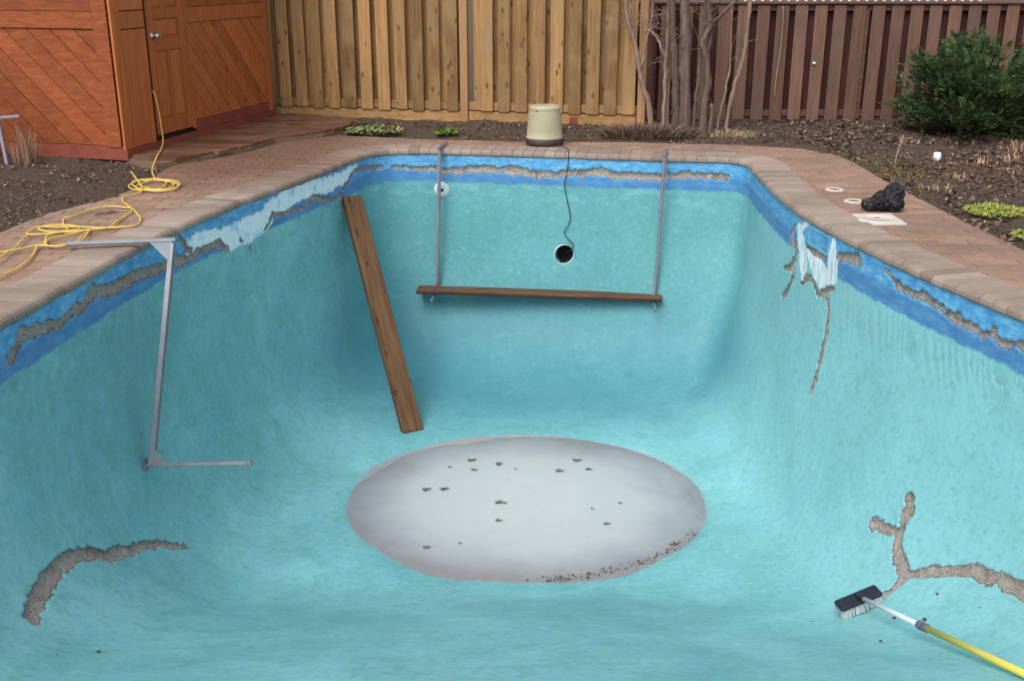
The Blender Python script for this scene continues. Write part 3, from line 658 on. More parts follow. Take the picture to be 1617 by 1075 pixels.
w.build('wall',M['gapdark'],shed)
def pan(name,poly,face,t0,t1,mat,tint=None,ph=0):
    m=MB(); m.tt=random.random() if tint is None else tint
    if face=='R': m.prismM(poly,SC,SU,SZ,ON,t0,t1)
    else: m.prismM(poly,SC,SV,SZ,FN,t0,t1)
    return m
def rc(a0,a1,b0,b1): return [(a0,b0),(a1,b0),(a1,b1),(a0,b1)]
def add(name,poly,face,t0,t1,mat,parent=None,tint=None): return pan(name,poly,face,t0,t1,mat,tint).build(name,M[mat],parent or shed)
# door wall: corner trim, narrow panel, door, diagonal panel, end trim
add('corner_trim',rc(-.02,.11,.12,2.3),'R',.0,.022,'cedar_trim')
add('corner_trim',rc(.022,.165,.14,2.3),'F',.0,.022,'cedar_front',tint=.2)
for p in (rc(.115,.515,.12,1.165),rc(.115,.515,1.175,1.325),rc(.115,.515,1.335,2.3)): add('panel',p,'R',-.012,.008,'cedar_trim')
add('door_frame',rc(1.205,1.255,.15,2.1),'R',-.01,.02,'cedar_trim',tint=.6)
add('door_frame',rc(.52,.548,.15,2.1),'R',-.015,.004,'gapdark')
add('rail',rc(1.26,2.89,1.182,1.325),'R',-.01,.016,'cedar_trim')
add('rail',rc(1.26,2.89,1.33,1.40),'R',-.01,.010,'cedar')
add('panel',rc(1.26,2.89,1.405,2.3),'R',-.01,.006,'cedar')
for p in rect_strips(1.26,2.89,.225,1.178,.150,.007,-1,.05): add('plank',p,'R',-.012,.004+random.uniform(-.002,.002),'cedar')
add('end_trim',rc(2.895,3.0,.12,2.3),'R',-.01,.02,'cedar_trim')
add('base_board',rc(-.02,3.0,.02,.115),'R',-.005,.032,'base_red'); add('sill_board',rc(1.26,2.89,.12,.22),'R',-.01,.014,'base_red')
# front: rails and diagonal planks
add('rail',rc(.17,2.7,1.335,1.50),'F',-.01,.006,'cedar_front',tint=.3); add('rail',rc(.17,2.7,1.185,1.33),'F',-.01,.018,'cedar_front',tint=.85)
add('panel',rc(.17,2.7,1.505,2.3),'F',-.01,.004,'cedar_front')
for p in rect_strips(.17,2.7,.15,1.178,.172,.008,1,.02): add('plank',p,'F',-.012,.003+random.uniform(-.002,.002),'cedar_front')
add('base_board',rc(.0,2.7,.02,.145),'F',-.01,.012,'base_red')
# door
door=empty('door',SC+SU*.875+ON*.0); door.parent=shed; door.location=door.location-shed.location
dm=MB(); dm.tt=.5
dm.prismM(rc(.555,1.2,.17,2.05),SC,SU,SZ,ON,-.02,.0)
for p in (rc(.555,.655,.17,2.05),rc(1.10,1.2,.17,2.05),rc(.657,1.098,.17,.30),rc(.657,1.098,.95,1.06),rc(.85,.905,.302,.948),rc(.657,1.098,1.24,1.33),rc(.657,1.098,1.93,2.05)): dm.prismM(p,SC,SU,SZ,ON,.0005,.014)
dm.build('door_leaf',M['cedar_trim'],door)
for p in (rc(.665,.842,.315,.935),rc(.913,1.09,.315,.935),rc(.665,1.09,1.075,1.225),rc(.665,.842,1.345,1.915),rc(.913,1.09,1.345,1.915)):
    m=MB(); m.tt=random.random(); a0,b0=p[0];a1,b1=p[2]; O=SC
    q=[(a0+.02,b0+.02),(a1-.02,b0+.02),(a1-.02,b1-.02),(a0+.02,b1-.02)]
    vs=[O+SU*a+SZ*b+ON*.001 for a,b in p]+[O+SU*a+SZ*b+ON*.008 for a,b in q]
    m.add(vs,[(4,5,6,7)]+[(k,(k+1)%4,4+(k+1)%4,4+k) for k in range(4)]); m.build('door_panel',M['cedar_trim'],door)
kn=MB(); kp=SC+SU*.615+SZ*1.09
kn.lathe(kp+ON*.0142,[(.001,0),(.034,0),(.034,.006),(.012,.010),(.011,.035),(.024,.042),(.030,.055),(.024,.068),(.001,.072)],20,ON)
kn.bar(kp+SU*.005+ON*.05,kp+SU*.095+ON*.055,.018,.014,ON,.003); kn.build('handle',M['metal_bright'],door)
# roof (above the frame)
rf=MB()
a=SC+ON*.25-SU*.25+SZ*2.22; 
c4=[a,a+SU*3.4,a+SU*3.4+SV*1.6+SZ*.75,a+SV*1.6+SZ*.75]; d4=[c4[3],c4[2],a+SU*3.4+SV*3.2,a+SV*3.2]
for q in (c4,d4): rf.add(q+[p+SZ*.05 for p in q],[(0,1,2,3),(4,5,6,7),(0,1,5,4),(1,2,6,5),(2,3,7,6),(3,0,4,7)])
rf.build('roof',M['roof'],shed)

# ------------------------------------------------ fences
M['tan']=m_wood('new_tan_fence_wood',srgb(182,144,98),srgb(144,108,68),'Z',.7,knots=True,var=.6,grey=srgb(156,128,92),knotc=srgb(92,56,28))
M['tan_x']=m_wood('new_tan_fence_rail',srgb(184,146,100),srgb(148,112,72),'X',.7,knots=False,var=.25)
M['tan_post']=m_wood('new_tan_fence_post',srgb(184,146,108),srgb(156,118,80),'Z',.7,knots=False,var=.15)
M['brown']=m_wood('red_brown_stained_fence_wood',srgb(132,102,88),srgb(106,78,66),'Z',.75,knots=False,var=.30,grey=srgb(110,88,78))
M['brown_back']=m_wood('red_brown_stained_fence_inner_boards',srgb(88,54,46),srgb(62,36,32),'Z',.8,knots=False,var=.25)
M['brown_x']=m_wood('red_brown_stained_fence_rail',srgb(122,90,80),srgb(96,68,60),'X',.75,knots=False,var=.25)
_bc={}
def board_mesh(w,t,h,mat,v=0):
    key=(round(w,3),round(h,2),mat,v)
    if key not in _bc:
        m=MB(); m.box((0,0,h/2),(w,t,h),None,.004); o=m.build('board',M[mat],None,(0,0,0)); _bc[key]=o.data; bpy.data.objects.remove(o)
    return _bc[key]
def put_board(root,x,y,z,w,t,h,mat,rz,v=0,lean=0):
    o=bpy.data.objects.new('board',board_mesh(w,t,h,mat,v)); COL.objects.link(o); o.parent=root
    o.location=Vector((x,y,z))-root.location; o.rotation_euler=(0,lean,rz); return o
T0=Vector((1.45,12.19,0)); TU=Vector((-.9792,.2027,0)); TN=Vector((-.2027,-.9792,0)); tr=math.atan2(-.2027,.9792)
tan=empty('wooden_fence',T0+TU*2.2,'tan new wood fence of overlapping vertical boards, behind the beige cover','fence')
def tp(a,n,z): return T0+TU*a+TN*n+Vector((0,0,z))
random.seed(11)
a=.14;k=0
while a<4.75:
    w=random.choice([.135,.14,.145]); 
    if not (abs(a-2.03)<.105):
        p=tp(a,.045,.13+random.uniform(-.01,.01)); put_board(tan,p.x,p.y,p.z,w,.018,1.75,'tan',tr,k%3,random.uniform(-.004,.004))
    p=tp(a+.1025,-.045,.1); put_board(tan,p.x,p.y,p.z,.14,.018,1.78,'tan',tr,k%3)
    a+=.205+random.uniform(-.006,.006);k+=1
def trail(root,mat,a0,a1,n,z,hh,tt,f,name='rail'):
    m=MB(); m.tt=random.random(); m.bar(f(a0,n,z),f(a1,n,z),hh,tt,(0,0,1)); 
    o=m.build(name,M[mat],root); return o
for a0,a1 in ((.055,1.985),(2.085,4.7)):
    m=MB(); c=(tp(a0,0,.19)+tp(a1,0,.19))/2; m.tt=random.random()
    m.box((0,0,0),((a1-a0),.038,.09),Matrix.Rotation(tr,3,'Z')); m.v=[tuple(Vector(v)+c) for v in m.v]; m.build('rail',M['tan_x'],tan)
    m=MB(); c=(tp(a0,0,1.8)+tp(a1,0,1.8))/2; m.box((0,0,0),((a1-a0),.038,.09),Matrix.Rotation(tr,3,'Z')); m.v=[tuple(Vector(v)+c) for v in m.v]; m.build('rail',M['tan_x'],tan)
    m=MB(); c=(tp(a0,.02,.065)+tp(a1,.02,.065))/2; m.tt=random.random(); m.box((0,0,0),((a1-a0)-.002,.03,.125),Matrix.Rotation(tr,3,'Z'),.003); m.v=[tuple(Vector(v)+c) for v in m.v]; m.build('kickboard',M['tan_x'],tan)
    m=MB(); c=(tp(a0,.055,.137)+tp(a1,.055,.137))/2; m.tt=.9; m.box((0,0,0),((a1-a0)-.002,.02,.02),Matrix.Rotation(tr,3,'Z')); m.v=[tuple(Vector(v)+c) for v in m.v]
m=MB(); m.box((0,0,0),(.085,.012,.075),Matrix.Rotation(tr,3,'Z')); c=tp(.76,.04,.06); m.v=[tuple(Vector(v)+c) for v in m.v]; tag(m.build('patch_board',M['base_red'],tan),'dark reddish block on the kickboard')
for a in (0.0,2.035,4.72):
    m=MB(); m.box((0,0,0),(.09,.09,2.1),Matrix.Rotation(tr,3,'Z'),.005); c=tp(a,.01,.93); m.v=[tuple(Vector(v)+c) for v in m.v]; m.tt=.5; m.build('post',M['tan_post'],tan)
# brown fence
bf=empty('wooden_fence',(4.5,12.61,0),'red brown stained shadowbox fence behind the bare stems and green shrub','fence')
x=1.32;k=0
while x<8.2:
    p=(x,12.56,.02); put_board(bf,x,12.565,.03+random.uniform(-.008,.008),.142,.018,1.275,'brown',0,k%3,random.uniform(-.004,.004))
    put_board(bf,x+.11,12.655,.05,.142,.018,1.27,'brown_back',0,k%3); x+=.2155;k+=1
for z,h in ((.105,.075),(1.277,.075)):
    m=MB(); m.tt=.4; m.box((4.7,12.61,z),(7.0,.045,h),None,.004); m.build('rail',M['brown_x'],bf)
m=MB(); m.box((4.7,12.61,1.326),(7.0,.15,.03),None,.006); m.build('cap_rail',M['brown_x'],bf)
m=MB(); m.box((4.7,12.585,.02),(7.0,.02,.06),None,.003); m.tt=.1; m.build('kickboard',M['brown_back'],bf)
for x in (1.6,3.98,6.36):
    m=MB(); m.box((x,12.61,.62),(.09,.07,1.3),None,.004); m.build('post',M['brown_x'],bf)
# neighbour's white railing beyond
M['white']=m_plain('white_paint',(.78,.78,.76,1),.5,var=.05)
wr=empty('white_railing',(5,14.2,0),'white picket railing seen over the top of the brown fence','railing')
for k in range(28):
    m=MB(); m.box((2.95+k*.11,14.2,.75),(.03,.02,1.35),None,0); m.build('picket',M['white'],wr)
m=MB(); m.box((4.45,14.2,1.44),(3.3,.06,.05),None,.004); m.build('top_rail',M['white'],wr)
m=MB(); m.box((4.45,14.2,.16),(3.3,.04,.05),None,.004); m.build('bottom_rail',M['white'],wr)

# ------------------------------------------------ loose litter on the beds
def litter(name,n,box,size,mat,label,seed,dens=None,flat=.35):
    rs=np.random.RandomState(seed); P=np.c_[rs.uniform(box[0],box[1],n),rs.uniform(box[2],box[3],n)]
    ok=(sd_poly(P,DECK)>.0)&(sd_poly(P,PATIO)>.02)
    # nothing under the shed
    rel=P-np.array(SC[:2]); a=rel@np.array(SU[:2]); b=rel@np.array(SV[:2]); ok&=~((a>-.02)&(a<3.1)&(b>-.02)&(b<2.9))
    if dens is not None: ok&=dens(P,rs)
    else: ok&=fbm(np.c_[P,0*P[:,0]],2.2,3,seed+60)+rs.normal(0,.12,len(P))>-.12
    P=P[ok]; n=len(P); Z=soil_z(P)+.006
    L=size[0]+(size[1]-size[0])*rs.rand(n)**2.2; W=L*rs.uniform(.18,.7,n); th=rs.uniform(0,np.pi*2,n); ti=rs.normal(0,flat,n); t2=rs.normal(0,flat,n)
    u=np.c_[np.cos(th)*np.cos(ti),np.sin(th)*np.cos(ti),np.sin(ti)]; v=np.c_[-np.sin(th)*np.cos(t2),np.cos(th)*np.cos(t2),np.sin(t2)]
    c=np.c_[P,Z+np.abs(np.sin(ti))*L*.5]
    q=[c-u*L[:,None]*.5,c-v*W[:,None]*.5+u*L[:,None]*.05,c+u*L[:,None]*.5,c+v*W[:,None]*.5]
    q[1][:,2]+=L*.12; q[3][:,2]+=L*.10
    V=np.stack(q,1).reshape(-1,3); F=np.arange(n*4).reshape(n,4)
    tint=np.repeat(rs.uniform(0,1,n),4)
    o=npmesh(name,V,F,M[mat],None,dict(tint=tint),False); return tag(o,label,'litter',None,'stuff')
M['twig']=m_tint('dry_stems',[srgb(150,128,108),srgb(176,150,126),srgb(128,98,80),srgb(190,168,146)])
M['moss']=m_tint('moss_and_sedum',[srgb(96,100,56),srgb(128,124,72),srgb(84,92,48),srgb(110,96,62)])
M['redlitter']=m_tint('russet_dry_foliage',[srgb(116,76,60),srgb(146,102,80),srgb(98,66,54),srgb(160,124,100)])
litter('leaf_litter',34000,(3.0,8.4,5.8,12.5),(.018,.075),'litter','brown dead leaves and bark chips over the right bed',1)
litter('leaf_litter',14000,(-2.4,4,11.0,12.5),(.015,.05),'litter','dead leaves and bark strewn along the foot of the fence',2)
litter('leaf_litter',14000,(-6.5,-3,6.2,10.6),(.015,.05),'litter','dark leaves and clods over the bed by the shed',3)
litter('sedum_mat',5200,(2.7,4.1,9.0,10.7),(.012,.028),'moss','low olive green moss mat at the corner of the right deck',4,lambda P,r:(np.hypot((P[:,0]-3.25)/.5,(P[:,1]-9.75)/.55)+fbm(np.c_[P,0*P[:,0]],6,2)*.5<1),.7)
litter('russet_ground_cover',5200,(3.2,5.6,8.2,10.2),(.012,.035),'redlitter','russet dead ground cover in front of the green shrub',5,lambda P,r:(np.hypot((P[:,0]-4.0)/.75,(P[:,1]-9.35)/.55)+fbm(np.c_[P,0*P[:,0]],4,2)*.6<1),.6)
litter('gravel',1800,(3.1,5.5,5.8,10.5),(.012,.03),'twig','pale stone chips scattered in the right bed',6,None,.3)
# ------------------------------------------------ plants
def tuft(name,c,r,n,h,mat,label,cat,parent=None,spread=.5,w=.006,seed=0,sy=None,leafy=False,curl=.3):
    rs=random.Random(seed); m=MB(); sy=sy or r; cz=float(soil_z(np.array([[c[0],c[1]]]))[0])
    for i in range(n):
        a=rs.uniform(0,6.283); q=math.sqrt(rs.random()); x=c[0]+r*q*math.cos(a);y=c[1]+sy*q*math.sin(a); z=cz-.01
        hh=h*rs.uniform(.55,1.1)*(1-.35*q); lx=math.cos(a)*spread*q*hh+rs.gauss(0,.25)*hh*curl; ly=math.sin(a)*spread*q*hh+rs.gauss(0,.25)*hh*curl
        ww=w*rs.uniform(.6,1.3); b=rs.uniform(0,3.14); dx,dy=math.cos(b)*ww,math.sin(b)*ww; m.tt=rs.random()
        p0=(x,y,z);p1=(x+lx*.4,y+ly*.4,z+hh*.6);p2=(x+lx,y+ly,z+hh)
        if leafy:
            m.add([(x+lx-dx,y+ly-dy,z+hh*.7),(x+lx+dy*1.3,y+ly-dx*1.3,z+hh),(x+lx+dx,y+ly+dy,z+hh*.8),(x+lx-dy*1.3,y+ly+dx*1.3,z+hh*.75)],[(0,1,2,3)])
        else:
            m.add([(x-dx,y-dy,z),(x+dx,y+dy,z),(p1[0]+dx*.8,p1[1]+dy*.8,p1[2]),(p1[0]-dx*.8,p1[1]-dy*.8,p1[2]),(p2[0],p2[1],p2[2])],[(0,1,2,3),(3,2,4)])
    o=m.build(name,M[mat],parent,recalc=False)
    if parent is None: tag(o,label,cat)
    return o
M['green_var']=m_tint('variegated_green_leaves',[srgb(76,104,52),srgb(110,132,76),srgb(150,150,104),srgb(60,84,44),srgb(188,176,130)])
M['green']=m_tint('fresh_green_leaves',[srgb(84,112,46),srgb(106,132,58),srgb(66,92,38)])
M['lime']=m_tint('yellow_green_leaves',[srgb(128,138,58),srgb(150,154,78),srgb(104,114,50),srgb(164,164,92)])
M['straw']=m_tint('cut_straw_stubble',[srgb(176,152,126),srgb(198,178,152),srgb(150,118,96),srgb(168,130,108)])
M['heap']=m_tint('dry_grey_brown_foliage',[srgb(120,98,80),srgb(96,76,62),srgb(140,122,104),srgb(84,64,54)])
M['bark']=m_wood('grey_brown_bark',srgb(132,112,102),srgb(86,70,64),'Z',.9,knots=False,var=.2,gscale=1.6)
M['bark_pale']=m_wood('pale_pinkish_bark',srgb(178,152,136),srgb(132,106,96),'Z',.85,knots=False,var=.2,gscale=1.6)
tuft('leafy_plant',(-1.50,11.72),.27,330,.13,'green_var','variegated cream and green plant at the end of the board step','plant',leafy=True,w=.022,seed=1,sy=.14)
tuft('leafy_plant',(-.72,11.68),.10,120,.11,'green','small bright green clump below the tan fence','plant',leafy=True,w=.018,seed=2,sy=.08)
tuft('leafy_plant',(3.50,7.65),.17,420,.11,'lime','yellow green clump beside the right deck edge, the larger one','plant',leafy=True,w=.013,seed=3,sy=.16)
tuft('leafy_plant',(3.50,6.95),.14,220,.06,'lime','low yellow green clump cut off by the right edge of the photo','plant',leafy=True,w=.012,seed=4,sy=.2)
tuft('dry_bush',(1.45,11.5),.5,1500,.16,'heap','heap of dry brown foliage at the foot of the bare stems','plant',spread=1.1,w=.005,seed=5,sy=.24,curl=1.6)
tuft('dry_bush',(2.25,11.55),.35,500,.10,'straw','low straggle of dry stalks right of the foliage heap','plant',spread=1.2,w=.004,seed=6,sy=.2,curl=2)
stub=[((4.25,9.62),.17,26,.12,'row of cut straw stems nearest the white cap'),((4.95,10.35),.20,34,.16,'tallest fan of cut straw stems in front of the green shrub'),((3.85,9.05),.12,18,.10,'short cut stems left of centre in the right bed'),((4.45,9.05),.16,20,.10,'cut reddish stems at the right edge of the bed'),((3.48,8.62),.16,34,.10,'pinkish stubble close behind the black bag'),((4.62,9.75),.14,22,.11,'thin cut stems between the two straw fans')]
for i,(c,r,n,h,l) in enumerate(stub):
    tag(tuft('stem_stubble',c,r,n,h,'straw',l,'plant',spread=.5,w=.006,seed=20+i,sy=r*.5,curl=.5),group='cut back perennials in the right bed')
tuft('dry_stalks',(-4.42,9.72),.11,70,.46,'twig','sheaf of dry brown stalks beside the grey chair','plant',spread=.25,w=.005,seed=40,sy=.08,curl=.6)

def stem(m,pts,r0,r1,n=7,wob=.008,seed=0):
    rs=random.Random(seed); P=cr(pts,5); k=len(P)
    P=[p+Vector((rs.gauss(0,wob),rs.gauss(0,wob),0)) if 0<i<k-1 else p for i,p in enumerate(P)]
    m.tube(P,[ (r0+(r1-r0)*i/(k-1))*rs.uniform(.9,1.12) for i in range(k)],n)
    return P
def twigs(m,P,n,L,r,rs,lo=.5):
    for i in range(n):
        p=P[int(len(P)*rs.uniform(lo,.98))]; a=rs.uniform(0,6.283); el=rs.uniform(.1,1.1)
        d=Vector((math.cos(a)*math.cos(el),math.sin(a)*math.cos(el)*.6,math.sin(el))); q=[p]
        for j in range(5): d=(d+Vector((rs.gauss(0,.3),rs.gauss(0,.3),rs.gauss(.05,.3)))).normalized(); q.append(q[-1]+d*L/5*rs.uniform(.6,1.2))
        m.tube(q,[r*(1-.15*j) for j in range(6)],4)
        if rs.random()<.6:
            b=q[2]; d=(d+Vector((rs.gauss(0,.6),0,rs.gauss(0,.6)))).normalized(); m.tube([b,b+d*L*.25,b+d*L*.4+Vector((0,0,.03))],[r*.6,r*.5,r*.3],4)
def bare(label,base_z,stems,mat,ntw,seed,twl=.4,twr=.004):
    b=stems[0][0][0]; root=empty('bare_shrub',(b[0],b[1],0),label,'shrub','leafless shrubs against the fences')
    rs=random.Random(seed)
    for i,(pts,r0,r1) in enumerate(stems):
        m=MB(); P=stem(m,pts,r0,r1,8 if r0>.02 else 6,.004 if r0>.02 else .006,seed+i); m.build('trunk',M[mat],root)
        if ntw:
            m=MB(); twigs(m,P,int(ntw*1.6),twl,twr,rs); tag(m.build('twigs',M[mat],root),kind='stuff')
def W(px,py,Y):   # never used for layout of solids on the ground, only documents the stems' own plane
    return None
bare('pale leaning stem at the end post of the tan fence, curly twigs at its top',0,[([(1.555,12.0,-0.03),(1.505,12.0,0.275),(1.425,12.0,0.514),(1.358,12.0,0.817),(1.28,12.0,1.081),(1.234,12.0,1.212),(1.188,12.0,1.566),(1.103,12.0,2.131)],0.0329,0.0132),([(1.406,12.0,0.649),(1.461,12.0,0.982),(1.508,12.0,1.179),(1.502,12.0,1.63)],0.0183,0.0110)],'bark_pale',26,100,0.30)
bare('pair of thin pale stems between the leaning stem and the thick grey trunks',0,[([(1.66,11.9,-0.03),(1.664,11.9,0.457),(1.663,11.9,0.778),(1.667,11.9,1.119),(1.656,11.9,1.756)],0.0218,0.0145),([(1.703,11.92,-0.03),(1.698,11.92,0.522),(1.66,11.92,0.756)],0.0145,0.0116),([(1.656,11.9,0.778),(1.587,11.9,0.936),(1.487,11.9,1.054),(1.405,11.9,1.067)],0.0181,0.0102)],'bark_pale',5,107,0.30)
bare('thicker left one of the two thick grey trunks, knotty with a narrow fork',0,[([(1.78,11.7,-0.03),(1.76,11.7,0.311),(1.735,11.7,0.675),(1.689,11.7,1.064),(1.654,11.7,1.507),(1.575,11.7,2.595)],0.0499,0.0357),([(1.774,11.75,0.305),(1.803,11.75,0.539),(1.81,11.75,0.802),(1.773,11.75,1.756)],0.0286,0.0215)],'bark',5,114,0.50)
bare('thickest grey trunk, upright and straight, among the bare stems',0,[([(1.875,11.65,-0.03),(1.849,11.65,0.417),(1.825,11.65,0.745),(1.817,11.65,1.131),(1.781,11.65,1.446),(1.727,11.65,2.708)],0.0639,0.0462)],'bark',5,121,0.50)
bare('crooked forked stem right of the thickest trunk, one branch slanting up to the right',0,[([(2.044,11.6,-0.03),(2.051,11.6,0.29),(2.077,11.6,0.521),(2.048,11.6,0.781),(1.998,11.6,0.955),(2.055,11.6,1.102),(2.079,11.6,1.146)],0.0424,0.0212),([(2.079,11.6,1.146),(2.209,11.6,1.272),(2.393,11.6,1.459),(2.543,11.6,1.632)],0.0212,0.0141),([(2.057,11.65,0.778),(2.08,11.65,1.067),(2.034,11.65,1.383),(1.965,11.65,1.877)],0.0249,0.0178)],'bark',8,128,0.45)
bare('thin stem left of the crooked forked one',0,[([(1.964,11.7,-0.03),(1.969,11.7,0.345),(1.995,11.7,0.61),(1.996,11.7,0.936),(2.024,11.7,1.256),(2.026,11.7,1.878)],0.0228,0.0157),([(2.13,11.6,-0.03),(2.136,11.6,0.223),(2.123,11.6,0.323)],0.0283,0.0212)],'bark',4,135,0.40)
bare('thinnest upright stem left of the pale curved one',0,[([(2.242,11.8,-0.03),(2.276,11.8,0.299),(2.322,11.8,0.534),(2.33,11.8,0.831),(2.321,11.8,1.156),(2.301,11.8,1.756)],0.0144,0.0108)],'bark_pale',3,142,0.35)
bare('pale curved stem farthest right of the bare stems',0,[([(2.349,11.9,-0.03),(2.389,11.9,0.335),(2.453,11.9,0.605),(2.495,11.9,0.791),(2.51,11.9,1.054),(2.525,11.9,1.409),(2.519,11.9,1.943)],0.0232,0.0203)],'bark_pale',3,149,0.40)
m=MB(); m.tube(cr([(3.014, 12.52, 0.285), (3.016, 12.52, 0.533), (3.039, 12.52, 0.778), (3.042, 12.52, 1.088), (3.032, 12.52, 1.292)],4),.008,5); tag(m.build('dead_vine',M['bark_pale']),'thin pale dead vine clinging to the brown fence','vine')


# dense evergreen shrub: sprays of needle-like leaves on real branches
def m_leaf(name,cols):
    t=NT(name); tint=t.attr('tint'); t.col(t.ramp(tint,[(i/(len(cols)-1),c) for i,c in enumerate(cols)])).rough(.55,.35); return t.m
M['yew']=m_leaf('dark_evergreen_leaves',[srgb(40,56,36),srgb(62,84,50),srgb(88,112,66),srgb(48,68,42),srgb(108,128,78)])
M['olive']=m_leaf('yellowing_conifer_leaves',[srgb(96,96,50),srgb(124,118,64),srgb(80,84,46),srgb(140,124,76)])
def evergreen(root,centre,rad,ns,seed,mat,leaf=.05,per=16,droop=0.,zmin=.03,name='crown'):
    rs=np.random.RandomState(seed); V=[];T=[];c=np.array(centre)
    br=MB(); nb=46
    tips=[]
    for i in range(nb):
        z=rs.uniform(-.75,1.0); a=rs.uniform(0,6.283); k=math.sqrt(max(0,1-z*z*.8))*(.75+.35*rs.rand())*(1-.38*max(z,0))
        p=c+np.array([rad[0]*k*math.cos(a),rad[1]*k*math.sin(a),rad[2]*z]); tips.append(p)
    base=np.array([c[0],c[1],.02])
    for p in tips:
        s=base+(np.array([0,0,1])*max(0.05,(p[2]-base[2])*.45)); br.tube([s.tolist(),((s+p)/2+np.array([0,0,.05])).tolist(),p.tolist()],[.012,.008,.003],5)
    br.build('branch',M['bark'],root)
    for i in range(ns):
        t=tips[rs.randint(nb)]; s=base+np.array([0,0,1])*max(0.05,(t[2]-base[2])*.45)
        f=rs.uniform(.35,1.08); p=s+(t-s)*f+rs.normal(0,.075,3)*np.array([1,1,.7])
        if p[2]<zmin: continue
        d=(t-s); d=d/np.linalg.norm(d)+rs.normal(0,.45,3); d[2]-=droop; d/=np.linalg.norm(d)
        u=np.cross(d,[0,0,1]); u/=np.linalg.norm(u)+1e-6; n=np.cross(u,d); L=leaf*rs.uniform(1.6,2.6); tb=rs.rand()
        for j in range(per):
            q=(j+.5)/per; side=1 if j%2 else -1; o=p+d*L*q; ll=leaf*(.35+.35*math.sin(q*3.1))*rs.uniform(.7,1.2)
            e=(u*side*.9+d*.55+n*rs.normal(0,.25)); e/=np.linalg.norm(e); w=d*leaf*.17+n*leaf*.07
            V+=[o-w,o+e*ll*.55-w*1.3,o+e*ll,o+e*ll*.5+w*1.3]; T+=[min(1,max(0,tb*.7+rs.rand()*.3))]*4
    V=np.array(V); F=np.arange(len(V)).reshape(-1,4)
    o=npmesh(name,V,F,M[mat],root,dict(tint=np.array(T)),False); o.location=-root.location; return o
yew=empty('evergreen_shrub',(4.75,11.45,0),'dense dark green evergreen shrub against the brown fence','shrub')
evergreen(yew,(4.84,11.45,.47),(.74,.60,.53),6000,3,'yew',leaf=.044,per=14)
m=MB(); m.tube([(4.75,11.45,-.05),(4.76,11.46,.2),(4.74,11.45,.45)],[.035,.03,.02],7); m.build('trunk',M['bark'],yew)
yew2=empty('evergreen_shrub',(5.75,11.75,0),'dark evergreen shrub mostly cut off by the right edge of the photo','shrub')
evergreen(yew2,(5.8,11.75,.45),(.6,.5,.50),2200,5,'yew')
m=MB(); m.tube([(5.75,11.75,-.05),(5.76,11.75,.3)],[.03,.02],7); m.build('trunk',M['bark'],yew2)
# conifer whose yellowing boughs hang into the top right
ct=empty('conifer_tree',(6.6,11.2,0),'yellowing conifer with boughs drooping into the top right corner','tree')
m=MB(); m.tube([(6.6,11.2,-.05),(6.58,11.2,1.2),(6.55,11.22,2.6),(6.5,11.2,3.6)],[.11,.09,.06,.02],10); m.build('trunk',M['bark'],ct)
rs=np.random.RandomState(9); V=[];T=[]; bm_=MB()
for i in range(34):
    z0=rs.uniform(.9,3.2); a=math.radians(rs.uniform(110,250)); L=rs.uniform(.7,1.45)*(1-.12*(z0-1)); p0=np.array([6.58,11.2,z0]); d=np.array([math.cos(a),math.sin(a)*.6,0])
    pts=[p0+d*L*q+np.array([0,0,.12*math.sin(q*2)-.42*q*q]) for q in np.linspace(0,1,7)]
    bm_.tube([p.tolist() for p in pts],[.012*(1-.12*k) for k in range(7)],5)
    for s in range(95):
        q=rs.uniform(.2,1.03); k=min(5,int(q*6)); p=pts[k]+(pts[k+1]-pts[k])*(q*6-k)+rs.normal(0,.035,3)+np.array([0,0,-.04*rs.rand()])
        dd=(pts[-1]-pts[0]); dd=dd/np.linalg.norm(dd)+rs.normal(0,.5,3)-np.array([0,0,.5]); dd/=np.linalg.norm(dd); u=np.cross(dd,[0,0,1.]);u/=np.linalg.norm(u)+1e-6
        for j in range(8):
            o=p+dd*.10*(j/8); e=(u*(1 if j%2 else -1)*.7+dd*.8); w=np.cross(u,dd)*.003+dd*.003; l=.028
            V+=[o-w,o+e*l*.5-w*1.4,o+e*l,o+e*l*.5+w*1.4]; T+=[rs.rand()]*4
bm_.build('branch',M['bark'],ct)
o=npmesh('crown',np.array(V),np.arange(len(V)).reshape(-1,4),M['olive'],ct,dict(tint=np.array(T)),False); o.location=-ct.location

# ------------------------------------------------ pool fittings (parts of the shell)
M['black']=m_plain('black_plastic',(.012,.012,.014,1),.45)
M['void']=m_plain('dark_inside_of_niche',(.006,.006,.007,1),.9)
M['fitwhite']=m_plain('aged_white_plastic',srgb(196,214,220),.5,var=.1)
M['fitblue']=m_plain('pale_blue_plastic',srgb(120,176,198),.5,var=.15)
M['fitblue2']=m_plain('blue_skimmer_flap',srgb(60,132,184),.45,var=.2)
nv=Vector((.13,-1,.0)).normalized()
Nc=Vector(NICHE)
m=MB(); m.lathe(Nc-nv*.005,[(.099,-.03),(.102,.008),(.098,.011),(.094,.008),(.094,-.02)],40,nv); m.build('light_ring',M['fitwhite'],pool)
m=MB(); m.lathe(Nc-nv*.0,[(.0945,.004),(.092,-.11),(.06,-.125),(.001,-.125)],32,nv); m.build('light_niche',M['void'],pool)
Rc=Vector((-.700,10.592,-.40)); rv=Vector((.09,-1,0)).normalized()
m=MB(); m.lathe(Rc,[(.080,-.02),(.078,.004),(.055,.014),(.024,.018),(.017,.016),(.017,.006)],32,rv); m.build('return_fitting',M['fitwhite'],pool)
m=MB(); m.lathe(Rc,[(.0168,.012),(.001,.012)],20,rv); m.build('return_hole',M['void'],pool)
